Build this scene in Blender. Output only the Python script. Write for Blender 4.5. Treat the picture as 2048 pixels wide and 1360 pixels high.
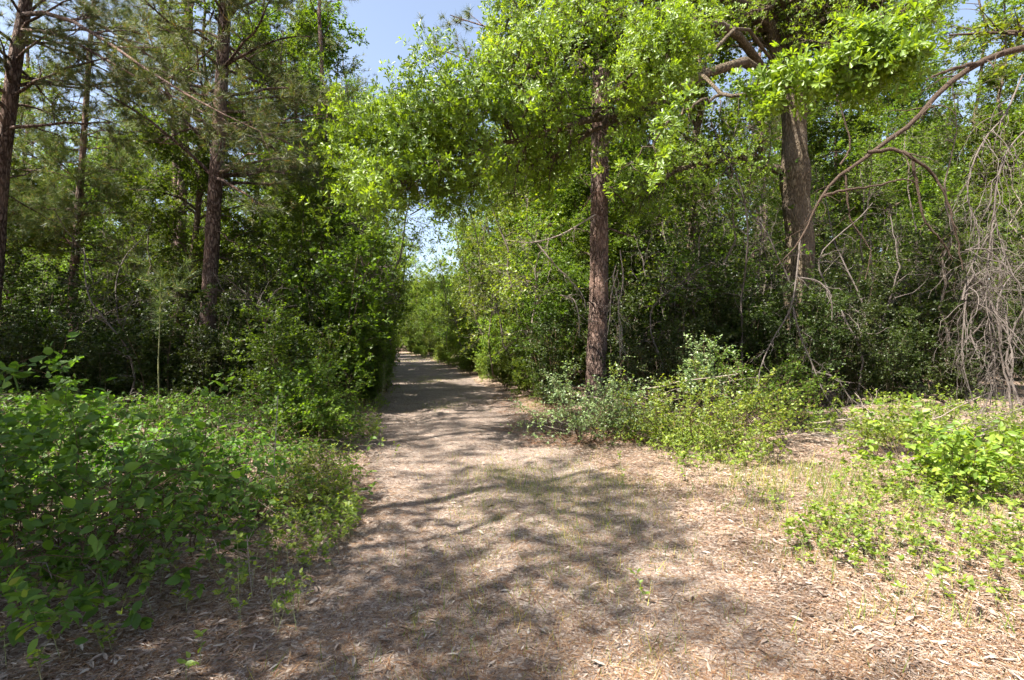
import bpy, math
import numpy as np
from math import radians, sin, cos, tan, pi

for o in list(bpy.data.objects):
    bpy.data.objects.remove(o, do_unlink=True)
S = bpy.context.scene

# ------------------------------------------------------------------ camera
CAMZ = 1.6
cd = bpy.data.cameras.new('camera')
cam = bpy.data.objects.new('camera', cd)
S.collection.objects.link(cam)
cd.lens = 18.0
cd.sensor_width = 36.0
cd.clip_start = 0.05
cd.clip_end = 2000
cam.location = (0, 0, CAMZ)
cam.rotation_euler = (radians(90), 0, 0)
S.camera = cam

# ------------------------------------------------------------------ light
SUN_EL = radians(57)
SUN_AZ = radians(-122)            # 0 = +Y (ahead), negative = to the left
sun_dir = np.array([sin(SUN_AZ) * cos(SUN_EL), cos(SUN_AZ) * cos(SUN_EL), sin(SUN_EL)])
W = bpy.data.worlds.new('World')
S.world = W
W.use_nodes = True
nt = W.node_tree
nt.nodes.clear()
sky = nt.nodes.new('ShaderNodeTexSky')
sky.sky_type = 'NISHITA'
sky.sun_disc = False
sky.sun_elevation = SUN_EL
sky.sun_rotation = SUN_AZ
sky.air_density = 1.0
sky.dust_density = 1.6
sky.ozone_density = 1.2
bg = nt.nodes.new('ShaderNodeBackground')
bg.inputs['Strength'].default_value = 0.075
wo = nt.nodes.new('ShaderNodeOutputWorld')
shs = nt.nodes.new('ShaderNodeHueSaturation')
shs.inputs['Saturation'].default_value = .8
nt.links.new(sky.outputs[0], shs.inputs['Color'])
nt.links.new(shs.outputs[0], bg.inputs[0])
nt.links.new(bg.outputs[0], wo.inputs[0])
sd = bpy.data.lights.new('sun', 'SUN')
sd.energy = 5.0
sd.angle = radians(0.53)
sd.color = (1.0, 0.95, 0.86)
so = bpy.data.objects.new('sun', sd)
S.collection.objects.link(so)
so.rotation_euler = (pi / 2 - SUN_EL, 0, pi - SUN_AZ)
S.view_settings.view_transform = 'Standard'
S.view_settings.look = 'None'
S.view_settings.gamma = 1
S.view_settings.exposure = 2.08
S.cycles.max_bounces = 7
S.cycles.diffuse_bounces = 3
S.cycles.glossy_bounces = 2
S.cycles.transmission_bounces = 5
S.cycles.use_adaptive_sampling = True
S.cycles.adaptive_threshold = 0.03
S.cycles.use_denoising = True
S.cycles.caustics_reflective = False
S.cycles.caustics_refractive = False
S.cycles.sample_clamp_indirect = 6

# ------------------------------------------------------------------ helpers
COL = S.collection


def nrm(a):
    return a / np.maximum(np.linalg.norm(a, axis=-1, keepdims=True), 1e-9)


def at(u, v, Y):
    """pixel of the 2048 px photograph at depth Y -> point"""
    return np.array([(u - 1024) / 1024 * Y, Y, CAMZ - (v - 680) / 1024 * Y])


def curve(pts, n):
    """Catmull-Rom through pts, n samples"""
    P = np.array(pts, float)
    P = np.vstack([2 * P[0] - P[1], P, 2 * P[-1] - P[-2]])
    m = len(P) - 3
    t = np.linspace(0, m - 1e-6, n)
    i = t.astype(int)
    f = (t - i)[:, None]
    a, b, c, d = P[i], P[i + 1], P[i + 2], P[i + 3]
    return 0.5 * (2 * b + (c - a) * f + (2 * a - 5 * b + 4 * c - d) * f ** 2 + (3 * b - a - 3 * c + d) * f ** 3)


class Geo:
    """collects vertices with quads and triangles"""

    def __init__(s):
        s.v, s.f3, s.f4, s.n = [], [], [], 0

    def add(s, V, F):
        V = np.asarray(V, np.float32).reshape(-1, 3)
        F = np.asarray(F, np.int64)
        if len(F) == 0:
            return s
        (s.f3 if F.shape[1] == 3 else s.f4).append(F + s.n)
        s.v.append(V)
        s.n += len(V)
        return s

    def tubes(s, P, R, sides=5, lump=0.0, rng=None):
        P = np.asarray(P, float)
        R = np.asarray(R, float)
        if P.ndim == 2:
            P, R = P[None], R[None]
        N, K, _ = P.shape
        if N == 0:
            return s
        T = nrm(np.gradient(P, axis=1))
        ref = np.where(np.abs(T[:, :1, 2:3]) > 0.75, np.array([1.0, 0.1, 0]), np.array([0, 0.1, 1.0]))
        A = nrm(np.cross(T, np.broadcast_to(ref, T.shape)))
        B = np.cross(T, A)
        th = np.arange(sides) * 2 * pi / sides
        rr = R[:, :, None, None]
        if lump > 0:
            rr = rr * (1 + lump * rng.standard_normal((N, K, sides, 1)))
        V = P[:, :, None] + rr * (A[:, :, None] * np.cos(th)[:, None] + B[:, :, None] * np.sin(th)[:, None])
        k, j = np.meshgrid(np.arange(K - 1), np.arange(sides), indexing='ij')
        j2 = (j + 1) % sides
        f = np.stack([k * sides + j, k * sides + j2, (k + 1) * sides + j2, (k + 1) * sides + j], -1).reshape(-1, 4)
        F = (f[None] + (np.arange(N) * K * sides)[:, None, None]).reshape(-1, 4)
        return s.add(V, F)

    def leaves(s, pos, axis, nor, size, tmpl, width=1.0):
        """one template leaf per row"""
        TV, TF = tmpl
        y = nrm(axis)
        x = nrm(np.cross(y, nor))
        z = np.cross(x, y)
        size = np.broadcast_to(np.asarray(size, float), (len(pos),))
        width = np.broadcast_to(np.asarray(width, float), (len(pos),))
        V = pos[:, None] + size[:, None, None] * (
            x[:, None] * (TV[None, :, 0:1] * width[:, None, None]) + y[:, None] * TV[None, :, 1:2] + z[:, None] * TV[None, :, 2:3])
        F = (TF[None] + (np.arange(len(pos)) * len(TV))[:, None, None]).reshape(-1, TF.shape[1])
        return s.add(V, F)

    def mesh(s, name, mat, smooth=False):
        me = bpy.data.meshes.new(name)
        V = np.vstack(s.v).astype(np.float32)
        f3 = np.vstack(s.f3) if s.f3 else np.zeros((0, 3), int)
        f4 = np.vstack(s.f4) if s.f4 else np.zeros((0, 4), int)
        idx = np.concatenate([f3.ravel(), f4.ravel()]).astype(np.int32)
        st = np.concatenate([np.arange(len(f3)) * 3, len(f3) * 3 + np.arange(len(f4)) * 4]).astype(np.int32)
        me.vertices.add(len(V))
        me.vertices.foreach_set('co', V.ravel())
        me.loops.add(len(idx))
        me.loops.foreach_set('vertex_index', idx)
        me.polygons.add(len(st))
        me.polygons.foreach_set('loop_start', st)
        if smooth:
            me.polygons.foreach_set('use_smooth', np.ones(len(st), bool))
        me.update(calc_edges=True)
        me.materials.append(mat)
        return me


def tag(o, label=None, cat=None, group=None, kind=None):
    if label:
        o['label'] = label
    if cat:
        o['category'] = cat
    if group:
        o['group'] = group
    if kind:
        o['kind'] = kind
    return o


def obj(name, me, parent=None, loc=(0, 0, 0)):
    o = bpy.data.objects.new(name, me)
    COL.objects.link(o)
    o.location = tuple(float(c) for c in loc)
    if parent:
        o.parent = parent
    return o


def thing(name, label, cat, loc=(0, 0, 0), rz=0.0, sc=1.0, group=None):
    o = bpy.data.objects.new(name, None)
    o.empty_display_size = 0.3
    COL.objects.link(o)
    o.location = tuple(float(c) for c in loc)
    o.rotation_euler = (0, 0, float(rz))
    o.scale = (sc, sc, sc) if np.isscalar(sc) else sc
    return tag(o, label, cat, group)


def dup(root, loc, rz, sc, label, group):
    r = root.copy()
    COL.objects.link(r)
    r.location = tuple(float(c) for c in loc)
    r.rotation_euler = (0, 0, float(rz))
    r.scale = (sc, sc, sc) if np.isscalar(sc) else sc
    tag(r, label, None, group)
    for ch in root.children:
        c = ch.copy()
        COL.objects.link(c)
        c.parent = r
        for g in ch.children:
            d = g.copy()
            COL.objects.link(d)
            d.parent = c
    return r


# ------------------------------------------------------------------ leaf templates (length 1 along y, normal z)
def T(v, f):
    return np.array(v, float), np.array(f, int)


LEAF_FAR = T([(0, 0, 0), (.34, .5, .07), (0, 1, -.04), (-.34, .5, .07)], [(0, 1, 2), (0, 2, 3)])
LEAF_OVATE = T([(0, 0, 0), (.24, .2, .05), (.30, .45, .06), (.17, .78, .02), (0, 1, -.10), (-.17, .78, .02), (-.30, .45, .06),
                (-.24, .2, .05), (0, .5, -.03)],
               [(0, 1, 8), (1, 2, 8), (2, 3, 8), (3, 4, 8), (4, 5, 8), (5, 6, 8), (6, 7, 8), (7, 0, 8)])
LEAF_SPAT = T([(0, 0, 0), (.05, .35, .01), (.15, .72, .03), (.12, .93, .0), (0, 1, -.04), (-.12, .93, .0), (-.15, .72, .03),
               (-.05, .35, .01), (0, .65, -.02)],
              [(0, 1, 8), (1, 2, 8), (2, 3, 8), (3, 4, 8), (4, 5, 8), (5, 6, 8), (6, 7, 8), (7, 0, 8)])
LEAF_DRY = T([(0, 0, 0.03), (.13, .33, .09), (.15, .62, .12), (.01, 1, .05), (-.12, .66, .13), (-.15, .38, .08), (0, .5, .0)],
             [(0, 1, 6), (1, 2, 6), (2, 3, 6), (3, 4, 6), (4, 5, 6), (5, 0, 6)])
BLADE = T([(-.02, 0, 0), (.02, 0, 0), (.0, 1, .0)], [(0, 1, 2)])
NEEDLE = T([(-.014, 0, 0), (.014, 0, 0), (0, 1, 0)], [(0, 1, 2)])


# ------------------------------------------------------------------ materials
def mat_new(name):
    m = bpy.data.materials.new(name)
    m.use_nodes = True
    m.node_tree.nodes.clear()
    return m, m.node_tree.nodes, m.node_tree.links


def ramp(N, L, fac, stops, interp='LINEAR'):
    r = N.new('ShaderNodeValToRGB')
    r.color_ramp.interpolation = interp
    e = r.color_ramp.elements
    e[0].position, e[0].color = stops[0][0], (*stops[0][1], 1)
    e[1].position, e[1].color = stops[-1][0], (*stops[-1][1], 1)
    for p, c in stops[1:-1]:
        k = e.new(p)
        k.color = (*c, 1)
    L.new(fac, r.inputs[0])
    return r.outputs[0]


def leaf_mat(name, stops, tint=(1.35, 1.25, .5), trans=.45, gloss=.5, rough=.38, patch=0.0):
    m, N, L = mat_new(name)
    geo = N.new('ShaderNodeNewGeometry')
    fac = geo.outputs['Random Per Island']
    if patch > 0:
        tc = N.new('ShaderNodeTexCoord')
        no = N.new('ShaderNodeTexNoise')
        no.inputs['Scale'].default_value = 0.7
        no.inputs['Detail'].default_value = 2
        L.new(tc.outputs['Object'], no.inputs['Vector'])
        mx = N.new('ShaderNodeMix')
        mx.inputs[0].default_value = patch
        L.new(fac, mx.inputs[2])
        mr = N.new('ShaderNodeMapRange')
        mr.inputs[1].default_value = .3
        mr.inputs[2].default_value = .7
        L.new(no.outputs[0], mr.inputs[0])
        L.new(mr.outputs[0], mx.inputs[3])
        fac = mx.outputs[0]
    c = ramp(N, L, fac, [(p, (q[0] * 1.22, q[1] * 1.04, q[2] * .8)) for p, q in stops])
    oi = N.new('ShaderNodeObjectInfo')
    hs = N.new('ShaderNodeHueSaturation')
    mr = N.new('ShaderNodeMapRange')
    mr.inputs[3].default_value = .8
    mr.inputs[4].default_value = 1.25
    L.new(oi.outputs['Random'], mr.inputs[0])
    L.new(mr.outputs[0], hs.inputs['Value'])
    mr2 = N.new('ShaderNodeMapRange')
    mr2.inputs[3].default_value = .485
    mr2.inputs[4].default_value = .515
    L.new(oi.outputs['Random'], mr2.inputs[0])
    L.new(mr2.outputs[0], hs.inputs['Hue'])
    L.new(c, hs.inputs['Color'])
    c = hs.outputs[0]
    d = N.new('ShaderNodeBsdfDiffuse')
    t = N.new('ShaderNodeBsdfTranslucent')
    mul = N.new('ShaderNodeMix')
    mul.data_type = 'RGBA'
    mul.blend_type = 'MULTIPLY'
    mul.clamp_result = False
    mul.inputs[0].default_value = 1
    L.new(c, mul.inputs[6])
    mul.inputs[7].default_value = (*[x * 1.6 for x in tint], 1)
    L.new(c, d.inputs[0])
    L.new(mul.outputs[2], t.inputs[0])
    mix = N.new('ShaderNodeMixShader')
    mix.inputs[0].default_value = trans
    L.new(d.outputs[0], mix.inputs[1])
    L.new(t.outputs[0], mix.inputs[2])
    g = N.new('ShaderNodeBsdfGlossy')
    g.inputs['Roughness'].default_value = rough + .12
    g.inputs['Color'].default_value = (1, 1, 1, 1)
    fr = N.new('ShaderNodeLayerWeight')
    fr.inputs[0].default_value = .3
    ml = N.new('ShaderNodeMath')
    ml.operation = 'MULTIPLY_ADD'
    ml.inputs[1].default_value = .07 * gloss
    ml.inputs[2].default_value = .03 * gloss
    L.new(fr.outputs['Facing'], ml.inputs[0])
    mix2 = N.new('ShaderNodeMixShader')
    L.new(ml.outputs[0], mix2.inputs[0])
    L.new(mix.outputs[0], mix2.inputs[1])
    L.new(g.outputs[0], mix2.inputs[2])
    out = N.new('ShaderNodeOutputMaterial')
    L.new(mix2.outputs[0], out.inputs[0])
    return m


def bark_mat(name, stops, scale=(6, 6, 1.6), bump=.6, moss=None, cell=3.0, light=None):
    m, N, L = mat_new(name)
    tc = N.new('ShaderNodeTexCoord')
    mp = N.new('ShaderNodeMapping')
    mp.inputs['Scale'].default_value = scale
    L.new(tc.outputs['Object'], mp.inputs[0])
    wn = N.new('ShaderNodeTexNoise')
    wn.inputs['Scale'].default_value = 1.5
    wn.inputs['Detail'].default_value = 5
    L.new(mp.outputs[0], wn.inputs['Vector'])
    vm = N.new('ShaderNodeVectorMath')
    vm.operation = 'MULTIPLY_ADD'
    vm.inputs[1].default_value = (1.1, 1.1, 1.1)
    L.new(wn.outputs['Color'], vm.inputs[0])
    L.new(mp.outputs[0], vm.inputs[2])
    vo = N.new('ShaderNodeTexVoronoi')
    vo.feature = 'DISTANCE_TO_EDGE'
    vo.inputs['Scale'].default_value = cell
    L.new(vm.outputs[0], vo.inputs['Vector'])
    nf = N.new('ShaderNodeTexNoise')
    nf.inputs['Scale'].default_value = 5
    nf.inputs['Detail'].default_value = 8
    nf.inputs['Roughness'].default_value = .7
    L.new(mp.outputs[0], nf.inputs['Vector'])
    mr = N.new('ShaderNodeMapRange')
    mr.inputs[1].default_value = 0
    mr.inputs[2].default_value = .22
    L.new(vo.outputs['Distance'], mr.inputs[0])
    ml = N.new('ShaderNodeMath')
    ml.operation = 'MULTIPLY_ADD'
    ml.inputs[1].default_value = .5
    L.new(mr.outputs[0], ml.inputs[0])
    m2 = N.new('ShaderNodeMath')
    m2.operation = 'MULTIPLY'
    m2.inputs[1].default_value = .75
    L.new(nf.outputs[0], m2.inputs[0])
    L.new(m2.outputs[0], ml.inputs[2])
    c = ramp(N, L, ml.outputs[0], stops)
    big = N.new('ShaderNodeTexNoise')
    big.inputs['Scale'].default_value = 1.3
    big.inputs['Detail'].default_value = 4
    L.new(tc.outputs['Object'], big.inputs['Vector'])
    if light:
        mx = N.new('ShaderNodeMix')
        mx.data_type = 'RGBA'
        r = N.new('ShaderNodeMapRange')
        r.inputs[1].default_value = .5
        r.inputs[2].default_value = .62
        r.inputs[4].default_value = .7
        L.new(big.outputs[0], r.inputs[0])
        L.new(r.outputs[0], mx.inputs[0])
        L.new(c, mx.inputs[6])
        mx.inputs[7].default_value = (*light, 1)
        c = mx.outputs[2]
    b = N.new('ShaderNodeBsdfPrincipled')
    b.inputs['Roughness'].default_value = .9
    b.inputs['Specular IOR Level'].default_value = .2
    L.new(c, b.inputs['Base Color'])
    bp = N.new('ShaderNodeBump')
    bp.inputs['Strength'].default_value = bump
    bp.inputs['Distance'].default_value = .05
    L.new(ml.outputs[0], bp.inputs['Height'])
    L.new(bp.outputs[0], b.inputs['Normal'])
    out = N.new('ShaderNodeOutputMaterial')
    L.new(b.outputs[0], out.inputs[0])
    return m


def ground_mat(name, cols, scale=1.0, grass=0.0):
    m, N, L = mat_new(name)
    tc = N.new('ShaderNodeTexCoord')
    vo = N.new('ShaderNodeTexVoronoi')
    vo.inputs['Scale'].default_value = 26 * scale
    mp = N.new('ShaderNodeMapping')
    mp.inputs['Scale'].default_value = (1, 1.6, 1)
    mp.inputs['Rotation'].default_value = (0, 0, .5)
    L.new(tc.outputs['Object'], mp.inputs[0])
    wn = N.new('ShaderNodeTexNoise')
    wn.inputs['Scale'].default_value = 9
    wn.inputs['Detail'].default_value = 6
    L.new(tc.outputs['Object'], wn.inputs['Vector'])
    vm = N.new('ShaderNodeVectorMath')
    vm.operation = 'MULTIPLY_ADD'
    vm.inputs[1].default_value = (.22, .22, .22)
    L.new(wn.outputs['Color'], vm.inputs[0])
    L.new(mp.outputs[0], vm.inputs[2])
    L.new(vm.outputs[0], vo.inputs['Vector'])
    fine = N.new('ShaderNodeTexNoise')
    fine.inputs['Scale'].default_value = 60
    fine.inputs['Detail'].default_value = 6
    fine.inputs['Roughness'].default_value = .75
    L.new(tc.outputs['Object'], fine.inputs['Vector'])
    sep = N.new('ShaderNodeSeparateColor')
    L.new(vo.outputs['Color'], sep.inputs[0])
    a = N.new('ShaderNodeMath')
    a.operation = 'MULTIPLY_ADD'
    a.inputs[1].default_value = .55
    L.new(sep.outputs[0], a.inputs[0])
    b0 = N.new('ShaderNodeMath')
    b0.operation = 'MULTIPLY'
    b0.inputs[1].default_value = .5
    L.new(fine.outputs[0], b0.inputs[0])
    L.new(b0.outputs[0], a.inputs[2])
    c = ramp(N, L, a.outputs[0], cols)
    big = N.new('ShaderNodeTexNoise')
    big.inputs['Scale'].default_value = .9
    big.inputs['Detail'].default_value = 7
    big.inputs['Roughness'].default_value = .65
    L.new(tc.outputs['Object'], big.inputs['Vector'])
    hs = N.new('ShaderNodeHueSaturation')
    mr = N.new('ShaderNodeMapRange')
    mr.inputs[1].default_value = .3
    mr.inputs[2].default_value = .7
    mr.inputs[3].default_value = .65
    mr.inputs[4].default_value = 1.25
    L.new(big.outputs[0], mr.inputs[0])
    L.new(mr.outputs[0], hs.inputs['Value'])
    L.new(c, hs.inputs['Color'])
    b = N.new('ShaderNodeBsdfPrincipled')
    b.inputs['Roughness'].default_value = .95
    b.inputs['Specular IOR Level'].default_value = .15
    L.new(hs.outputs[0], b.inputs['Base Color'])
    bp = N.new('ShaderNodeBump')
    bp.inputs['Strength'].default_value = .8
    bp.inputs['Distance'].default_value = .02
    L.new(a.outputs[0], bp.inputs['Height'])
    L.new(bp.outputs[0], b.inputs['Normal'])
    out = N.new('ShaderNodeOutputMaterial')
    L.new(b.outputs[0], out.inputs[0])
    return m


def dry_mat(name, stops):
    m, N, L = mat_new(name)
    geo = N.new('ShaderNodeNewGeometry')
    c = ramp(N, L, geo.outputs['Random Per Island'], stops)
    b = N.new('ShaderNodeBsdfPrincipled')
    b.inputs['Roughness'].default_value = .7
    b.inputs['Specular IOR Level'].default_value = .3
    L.new(c, b.inputs['Base Color'])
    out = N.new('ShaderNodeOutputMaterial')
    L.new(b.outputs[0], out.inputs[0])
    return m


M = {}
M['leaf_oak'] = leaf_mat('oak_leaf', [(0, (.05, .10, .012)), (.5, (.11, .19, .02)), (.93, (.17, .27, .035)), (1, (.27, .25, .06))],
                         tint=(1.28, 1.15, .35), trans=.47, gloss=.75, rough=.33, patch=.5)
M['leaf_tree'] = leaf_mat('tree_leaf', [(0, (0.022, 0.048, 0.008)), (.5, (0.056, 0.104, 0.014)), (.95, (0.104, 0.168, 0.024)), (1, (0.192, 0.160, 0.040))],
                          tint=(1.3, 1.3, .4), trans=.48, gloss=.5, patch=.4)
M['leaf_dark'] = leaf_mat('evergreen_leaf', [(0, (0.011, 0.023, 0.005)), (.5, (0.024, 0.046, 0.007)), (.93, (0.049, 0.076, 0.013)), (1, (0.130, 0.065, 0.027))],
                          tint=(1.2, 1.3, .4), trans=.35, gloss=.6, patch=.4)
M['leaf_bramble'] = leaf_mat('bramble_leaf', [(0, (0.026, 0.074, 0.015)), (.5, (0.062, 0.147, 0.025)), (.9, (0.117, 0.236, 0.038)), (1, (0.233, 0.255, 0.075))],
                             tint=(1.2, 1.3, .4), trans=.42, gloss=.45, rough=.45, patch=.3)
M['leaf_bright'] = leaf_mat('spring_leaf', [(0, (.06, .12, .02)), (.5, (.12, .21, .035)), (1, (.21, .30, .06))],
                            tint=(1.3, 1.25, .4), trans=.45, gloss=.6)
M['leaf_grey'] = leaf_mat('grey_leaf', [(0, (.07, .13, .06)), (1, (.2, .28, .17))], tint=(1, 1.2, .5), trans=.35, gloss=.8, rough=.3)
M['needle'] = leaf_mat('pine_needle', [(0, (.035, .06, .022)), (.6, (.075, .12, .04)), (.93, (.13, .17, .06)), (1, (.25, .15, .07))],
                       tint=(1.1, 1.1, .5), trans=.3, gloss=.9, rough=.4)
M['needle_dead'] = leaf_mat('dead_needle', [(0, (.12, .05, .02)), (1, (.32, .15, .06))], tint=(1, .8, .5), trans=.3, gloss=.3)
M['grass'] = leaf_mat('grass_blade', [(0, (.06, .11, .03)), (.6, (.13, .2, .05)), (1, (.35, .33, .14))], tint=(1.2, 1.2, .4), trans=.4, gloss=.3)
M['bark_pine'] = bark_mat('pine_bark', [(.2, (0.019, 0.012, 0.009)), (.5, (0.070, 0.044, 0.035)), (.8, (0.148, 0.100, 0.081)), (1, (0.237, 0.179, 0.148))],
                          scale=(5, 5, 1.5), bump=1.0, cell=3.4, light=(.27, .17, .13))
M['bark_oak'] = bark_mat('oak_bark', [(.15, (0.029, 0.022, 0.014)), (.5, (0.086, 0.065, 0.040)), (1, (0.187, 0.144, 0.094))],
                         scale=(6, 6, 1.6), bump=1.0, cell=3.4, light=(.13, .10, .075))
M['bark_limb'] = bark_mat('limb_bark', [(.15, (0.015, 0.010, 0.006)), (.5, (0.049, 0.032, 0.022)), (1, (0.101, 0.071, 0.053))], scale=(14, 14, 14), bump=.5, cell=3)
M['bark_grey'] = bark_mat('grey_bark', [(.1, (0.043, 0.032, 0.025)), (.5, (0.122, 0.094, 0.072)), (1, (0.259, 0.223, 0.187))], scale=(12, 12, 5), bump=.4)
M['twig_dead'] = bark_mat('dead_twig', [(.1, (0.105, 0.079, 0.060)), (.5, (0.225, 0.180, 0.143)), (1, (0.360, 0.307, 0.262))], scale=(20, 20, 20), bump=.3)
M['twig_grey'] = bark_mat('grey_twig', [(.1, (0.038, 0.030, 0.025)), (.5, (0.093, 0.075, 0.064)), (1, (0.163, 0.140, 0.124))], scale=(20, 20, 20), bump=.3)
M['twig_live'] = bark_mat('live_twig', [(.1, (0.038, 0.022, 0.015)), (.5, (0.090, 0.056, 0.034)), (1, (0.165, 0.112, 0.068))], scale=(20, 20, 20), bump=.3)
M['stem_green'] = bark_mat('green_stem', [(.1, (.12, .12, .05)), (.5, (.2, .21, .09)), (1, (.32, .3, .16))], scale=(20, 20, 20), bump=.2)
GC = [(.15, (0.053, 0.031, 0.022)), (.4, (0.154, 0.097, 0.066)), (.6, (0.277, 0.198, 0.146)), (.85, (0.425, 0.341, 0.266))]
M['ground'] = ground_mat('forest_floor', GC, 1.0)
M['path'] = ground_mat('trodden_litter', [(.15, (0.071, 0.048, 0.037)), (.4, (0.157, 0.115, 0.094)), (.6, (0.244, 0.196, 0.161)), (.85, (0.343, 0.293, 0.250))], 1.9)
M['litter'] = dry_mat('dry_leaf', [(0, (0.090, 0.056, 0.040)), (.15, (0.165, 0.112, 0.085)), (.5, (0.243, 0.185, 0.146)), (.85, (0.316, 0.256, 0.210)), (1, (0.394, 0.351, 0.300))])
M['straw'] = dry_mat('pine_straw', [(0, (0.106, 0.046, 0.023)), (.5, (0.224, 0.119, 0.059)), (1, (0.343, 0.238, 0.145))])


# ------------------------------------------------------------------ terrain
def vnoise(x, y, seed=0):
    r = np.random.default_rng(seed)
    z = np.zeros_like(x, dtype=float)
    for i in range(7):
        a = r.uniform(0, 2 * pi)
        k = r.uniform(.6, 2.0)
        z += np.sin((x * cos(a) + y * sin(a)) * k + r.uniform(0, 6.28)) / 7
    return z


PY = np.array([-8, -3, 0, 2.4, 5, 7.4, 10, 13.6, 23.4, 41, 60, 82, 130])
PL = np.array([-1.5, -1.4, -1.3, -1.25, -1.5, -2.0, -2.7, -3.5, -5.5, -9.5, -15.6, -25, -48])
PR = np.array([2.6, 2.4, 2.1, 1.8, 1.4, 0.8, 0.5, 0.05, -2.3, -6.6, -12.4, -21.5, -44])


def pl(y):
    return np.interp(y, PY, PL)


def pr(y):
    return np.interp(y, PY, PR)


def hgt(x, y):
    x, y = np.asarray(x, float), np.asarray(y, float)
    h = .035 * vnoise(x, y, 3) * np.exp(-np.hypot(x, y) / 60) + .02 * vnoise(x * 3.1, y * 3.1, 4) * np.exp(-np.hypot(x, y) / 12)
    off = np.maximum(np.maximum(pl(y) - x, x - pr(y)), 0)
    h = h + .12 * (1 - np.exp(-off / 1.5)) * (y > -10)
    h = h + .30 * np.exp(-(((x - 7.1) / 1.5) ** 2 + ((y - 9.3) / .8) ** 2))
    h = h - .03 * np.exp(-((x - (pl(y) + .8)) / .35) ** 2) - .03 * np.exp(-((x - (pr(y) - .8)) / .35) ** 2)
    return h


def grid(xs, ys, zoff=0.0, cols=None):
    X, Yg = np.meshgrid(xs, ys)
    V = np.stack([X, Yg, hgt(X, Yg) + zoff], -1).reshape(-1, 3)
    nx, ny = len(xs), len(ys)
    i, j = np.meshgrid(np.arange(nx - 1), np.arange(ny - 1))
    a = j * nx + i
    return V, np.stack([a, a + 1, a + nx + 1, a + nx], -1).reshape(-1, 4)


t = np.linspace(-1, 1, 261)
xs = np.sinh(t * 5.2) / np.sinh(5.2) * 400
t = np.linspace(-.72, 1, 261)
ys = np.sinh(t * 5.2) / np.sinh(5.2) * 400 + 3
g = Geo().add(*grid(xs, ys))
tag(obj('ground', g.mesh('ground', M['ground'], True)), kind='structure')

# the trodden path: a sheet 4 mm above the ground with a ragged edge
yy = np.concatenate([np.arange(-6, 20, .18), np.arange(20, 45, .5), np.arange(45, 120, 1.5)])
s = np.linspace(0, 1, 34)
r = np.random.default_rng(5)
Lx = pl(yy) + .22 * vnoise(yy * 2.1, yy * 0, 11) + .06 * r.standard_normal(len(yy))
Rx = pr(yy) + .25 * vnoise(yy * 1.9, yy * 0, 12) + .06 * r.standard_normal(len(yy))
X = Lx[:, None] + (Rx - Lx)[:, None] * s
Yp = np.repeat(yy[:, None], len(s), 1)
gx = np.interp  # ground is piecewise bilinear: sample it the same way
XI, YI = np.meshgrid(xs, ys)
HG = hgt(XI, YI)


def hground(x, y):
    """height of the ground mesh itself (bilinear between its vertices)"""
    x, y = np.asarray(x, float), np.asarray(y, float)
    i = np.clip(np.searchsorted(xs, x) - 1, 0, len(xs) - 2)
    j = np.clip(np.searchsorted(ys, y) - 1, 0, len(ys) - 2)
    fx = (x - xs[i]) / (xs[i + 1] - xs[i])
    fy = (y - ys[j]) / (ys[j + 1] - ys[j])
    return (HG[j, i] * (1 - fx) * (1 - fy) + HG[j, i + 1] * fx * (1 - fy) + HG[j + 1, i] * (1 - fx) * fy + HG[j + 1, i + 1] * fx * fy)


Zp = hground(X, Yp) + .004 + .010 * np.minimum(np.minimum(s, 1 - s) * 8, 1)[None]
V = np.stack([X, Yp, Zp], -1).reshape(-1, 3)
nx, ny = len(s), len(yy)
i, j = np.meshgrid(np.arange(nx - 1), np.arange(ny - 1))
a = j * nx + i
g = Geo().add(V, np.stack([a, a + 1, a + nx + 1, a + nx], -1).reshape(-1, 4))
tag(obj('path', g.mesh('path', M['path'], True)), kind='structure')


# ------------------------------------------------------------------ growth
def samp(P, idx, t):
    K = P.shape[1]
    f = t * (K - 1)
    i = np.minimum(f.astype(int), K - 2)
    w = (f - i)[:, None]
    a, b = P[idx, i], P[idx, i + 1]
    return a * (1 - w) + b * w, nrm(b - a), i, w[:, 0]


def sub(P, R, n, rng, t0=.2, t1=1., ang=(30, 70), L=(.5, 1.), k=5, up=.1, droop=0., wig=.15, rf=.5, rmin=.002, flat=0., taper=.25, tip=0.):
    """n child branches on the parent polylines P[N,K,3], R[N,K]"""
    if P.ndim == 2:
        P, R = P[None], R[None]
    ln = np.linalg.norm(np.diff(P, axis=1), axis=-1).sum(1)
    idx = rng.choice(len(P), n, p=ln / ln.sum())
    tt = rng.uniform(t0, t1, n)
    pos, T_, i, w = samp(P, idx, tt)
    r0 = np.maximum((R[idx, i] * (1 - w) + R[idx, i + 1] * w) * rf, rmin)
    q = rng.standard_normal((n, 3))
    q[:, 2] *= (1 - flat)
    perp = nrm(np.cross(T_, np.cross(q, T_)))
    an = np.radians(rng.uniform(ang[0], ang[1], n))[:, None]
    d = np.cos(an) * T_ + np.sin(an) * perp
    d[:, 2] += up
    d = nrm(d)
    ll = rng.uniform(L[0], L[1], n) * (1 - tip * tt)
    out = [pos]
    st = (ll / (k - 1))[:, None]
    for j in range(1, k):
        d = d + rng.standard_normal((n, 3)) * wig
        d[:, 2] -= droop * j / k
        d = nrm(d)
        pos = pos + d * st
        out.append(pos)
    P2 = np.stack(out, 1)
    R2 = r0[:, None] * np.linspace(1, taper, k)[None]
    return P2, R2


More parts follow.
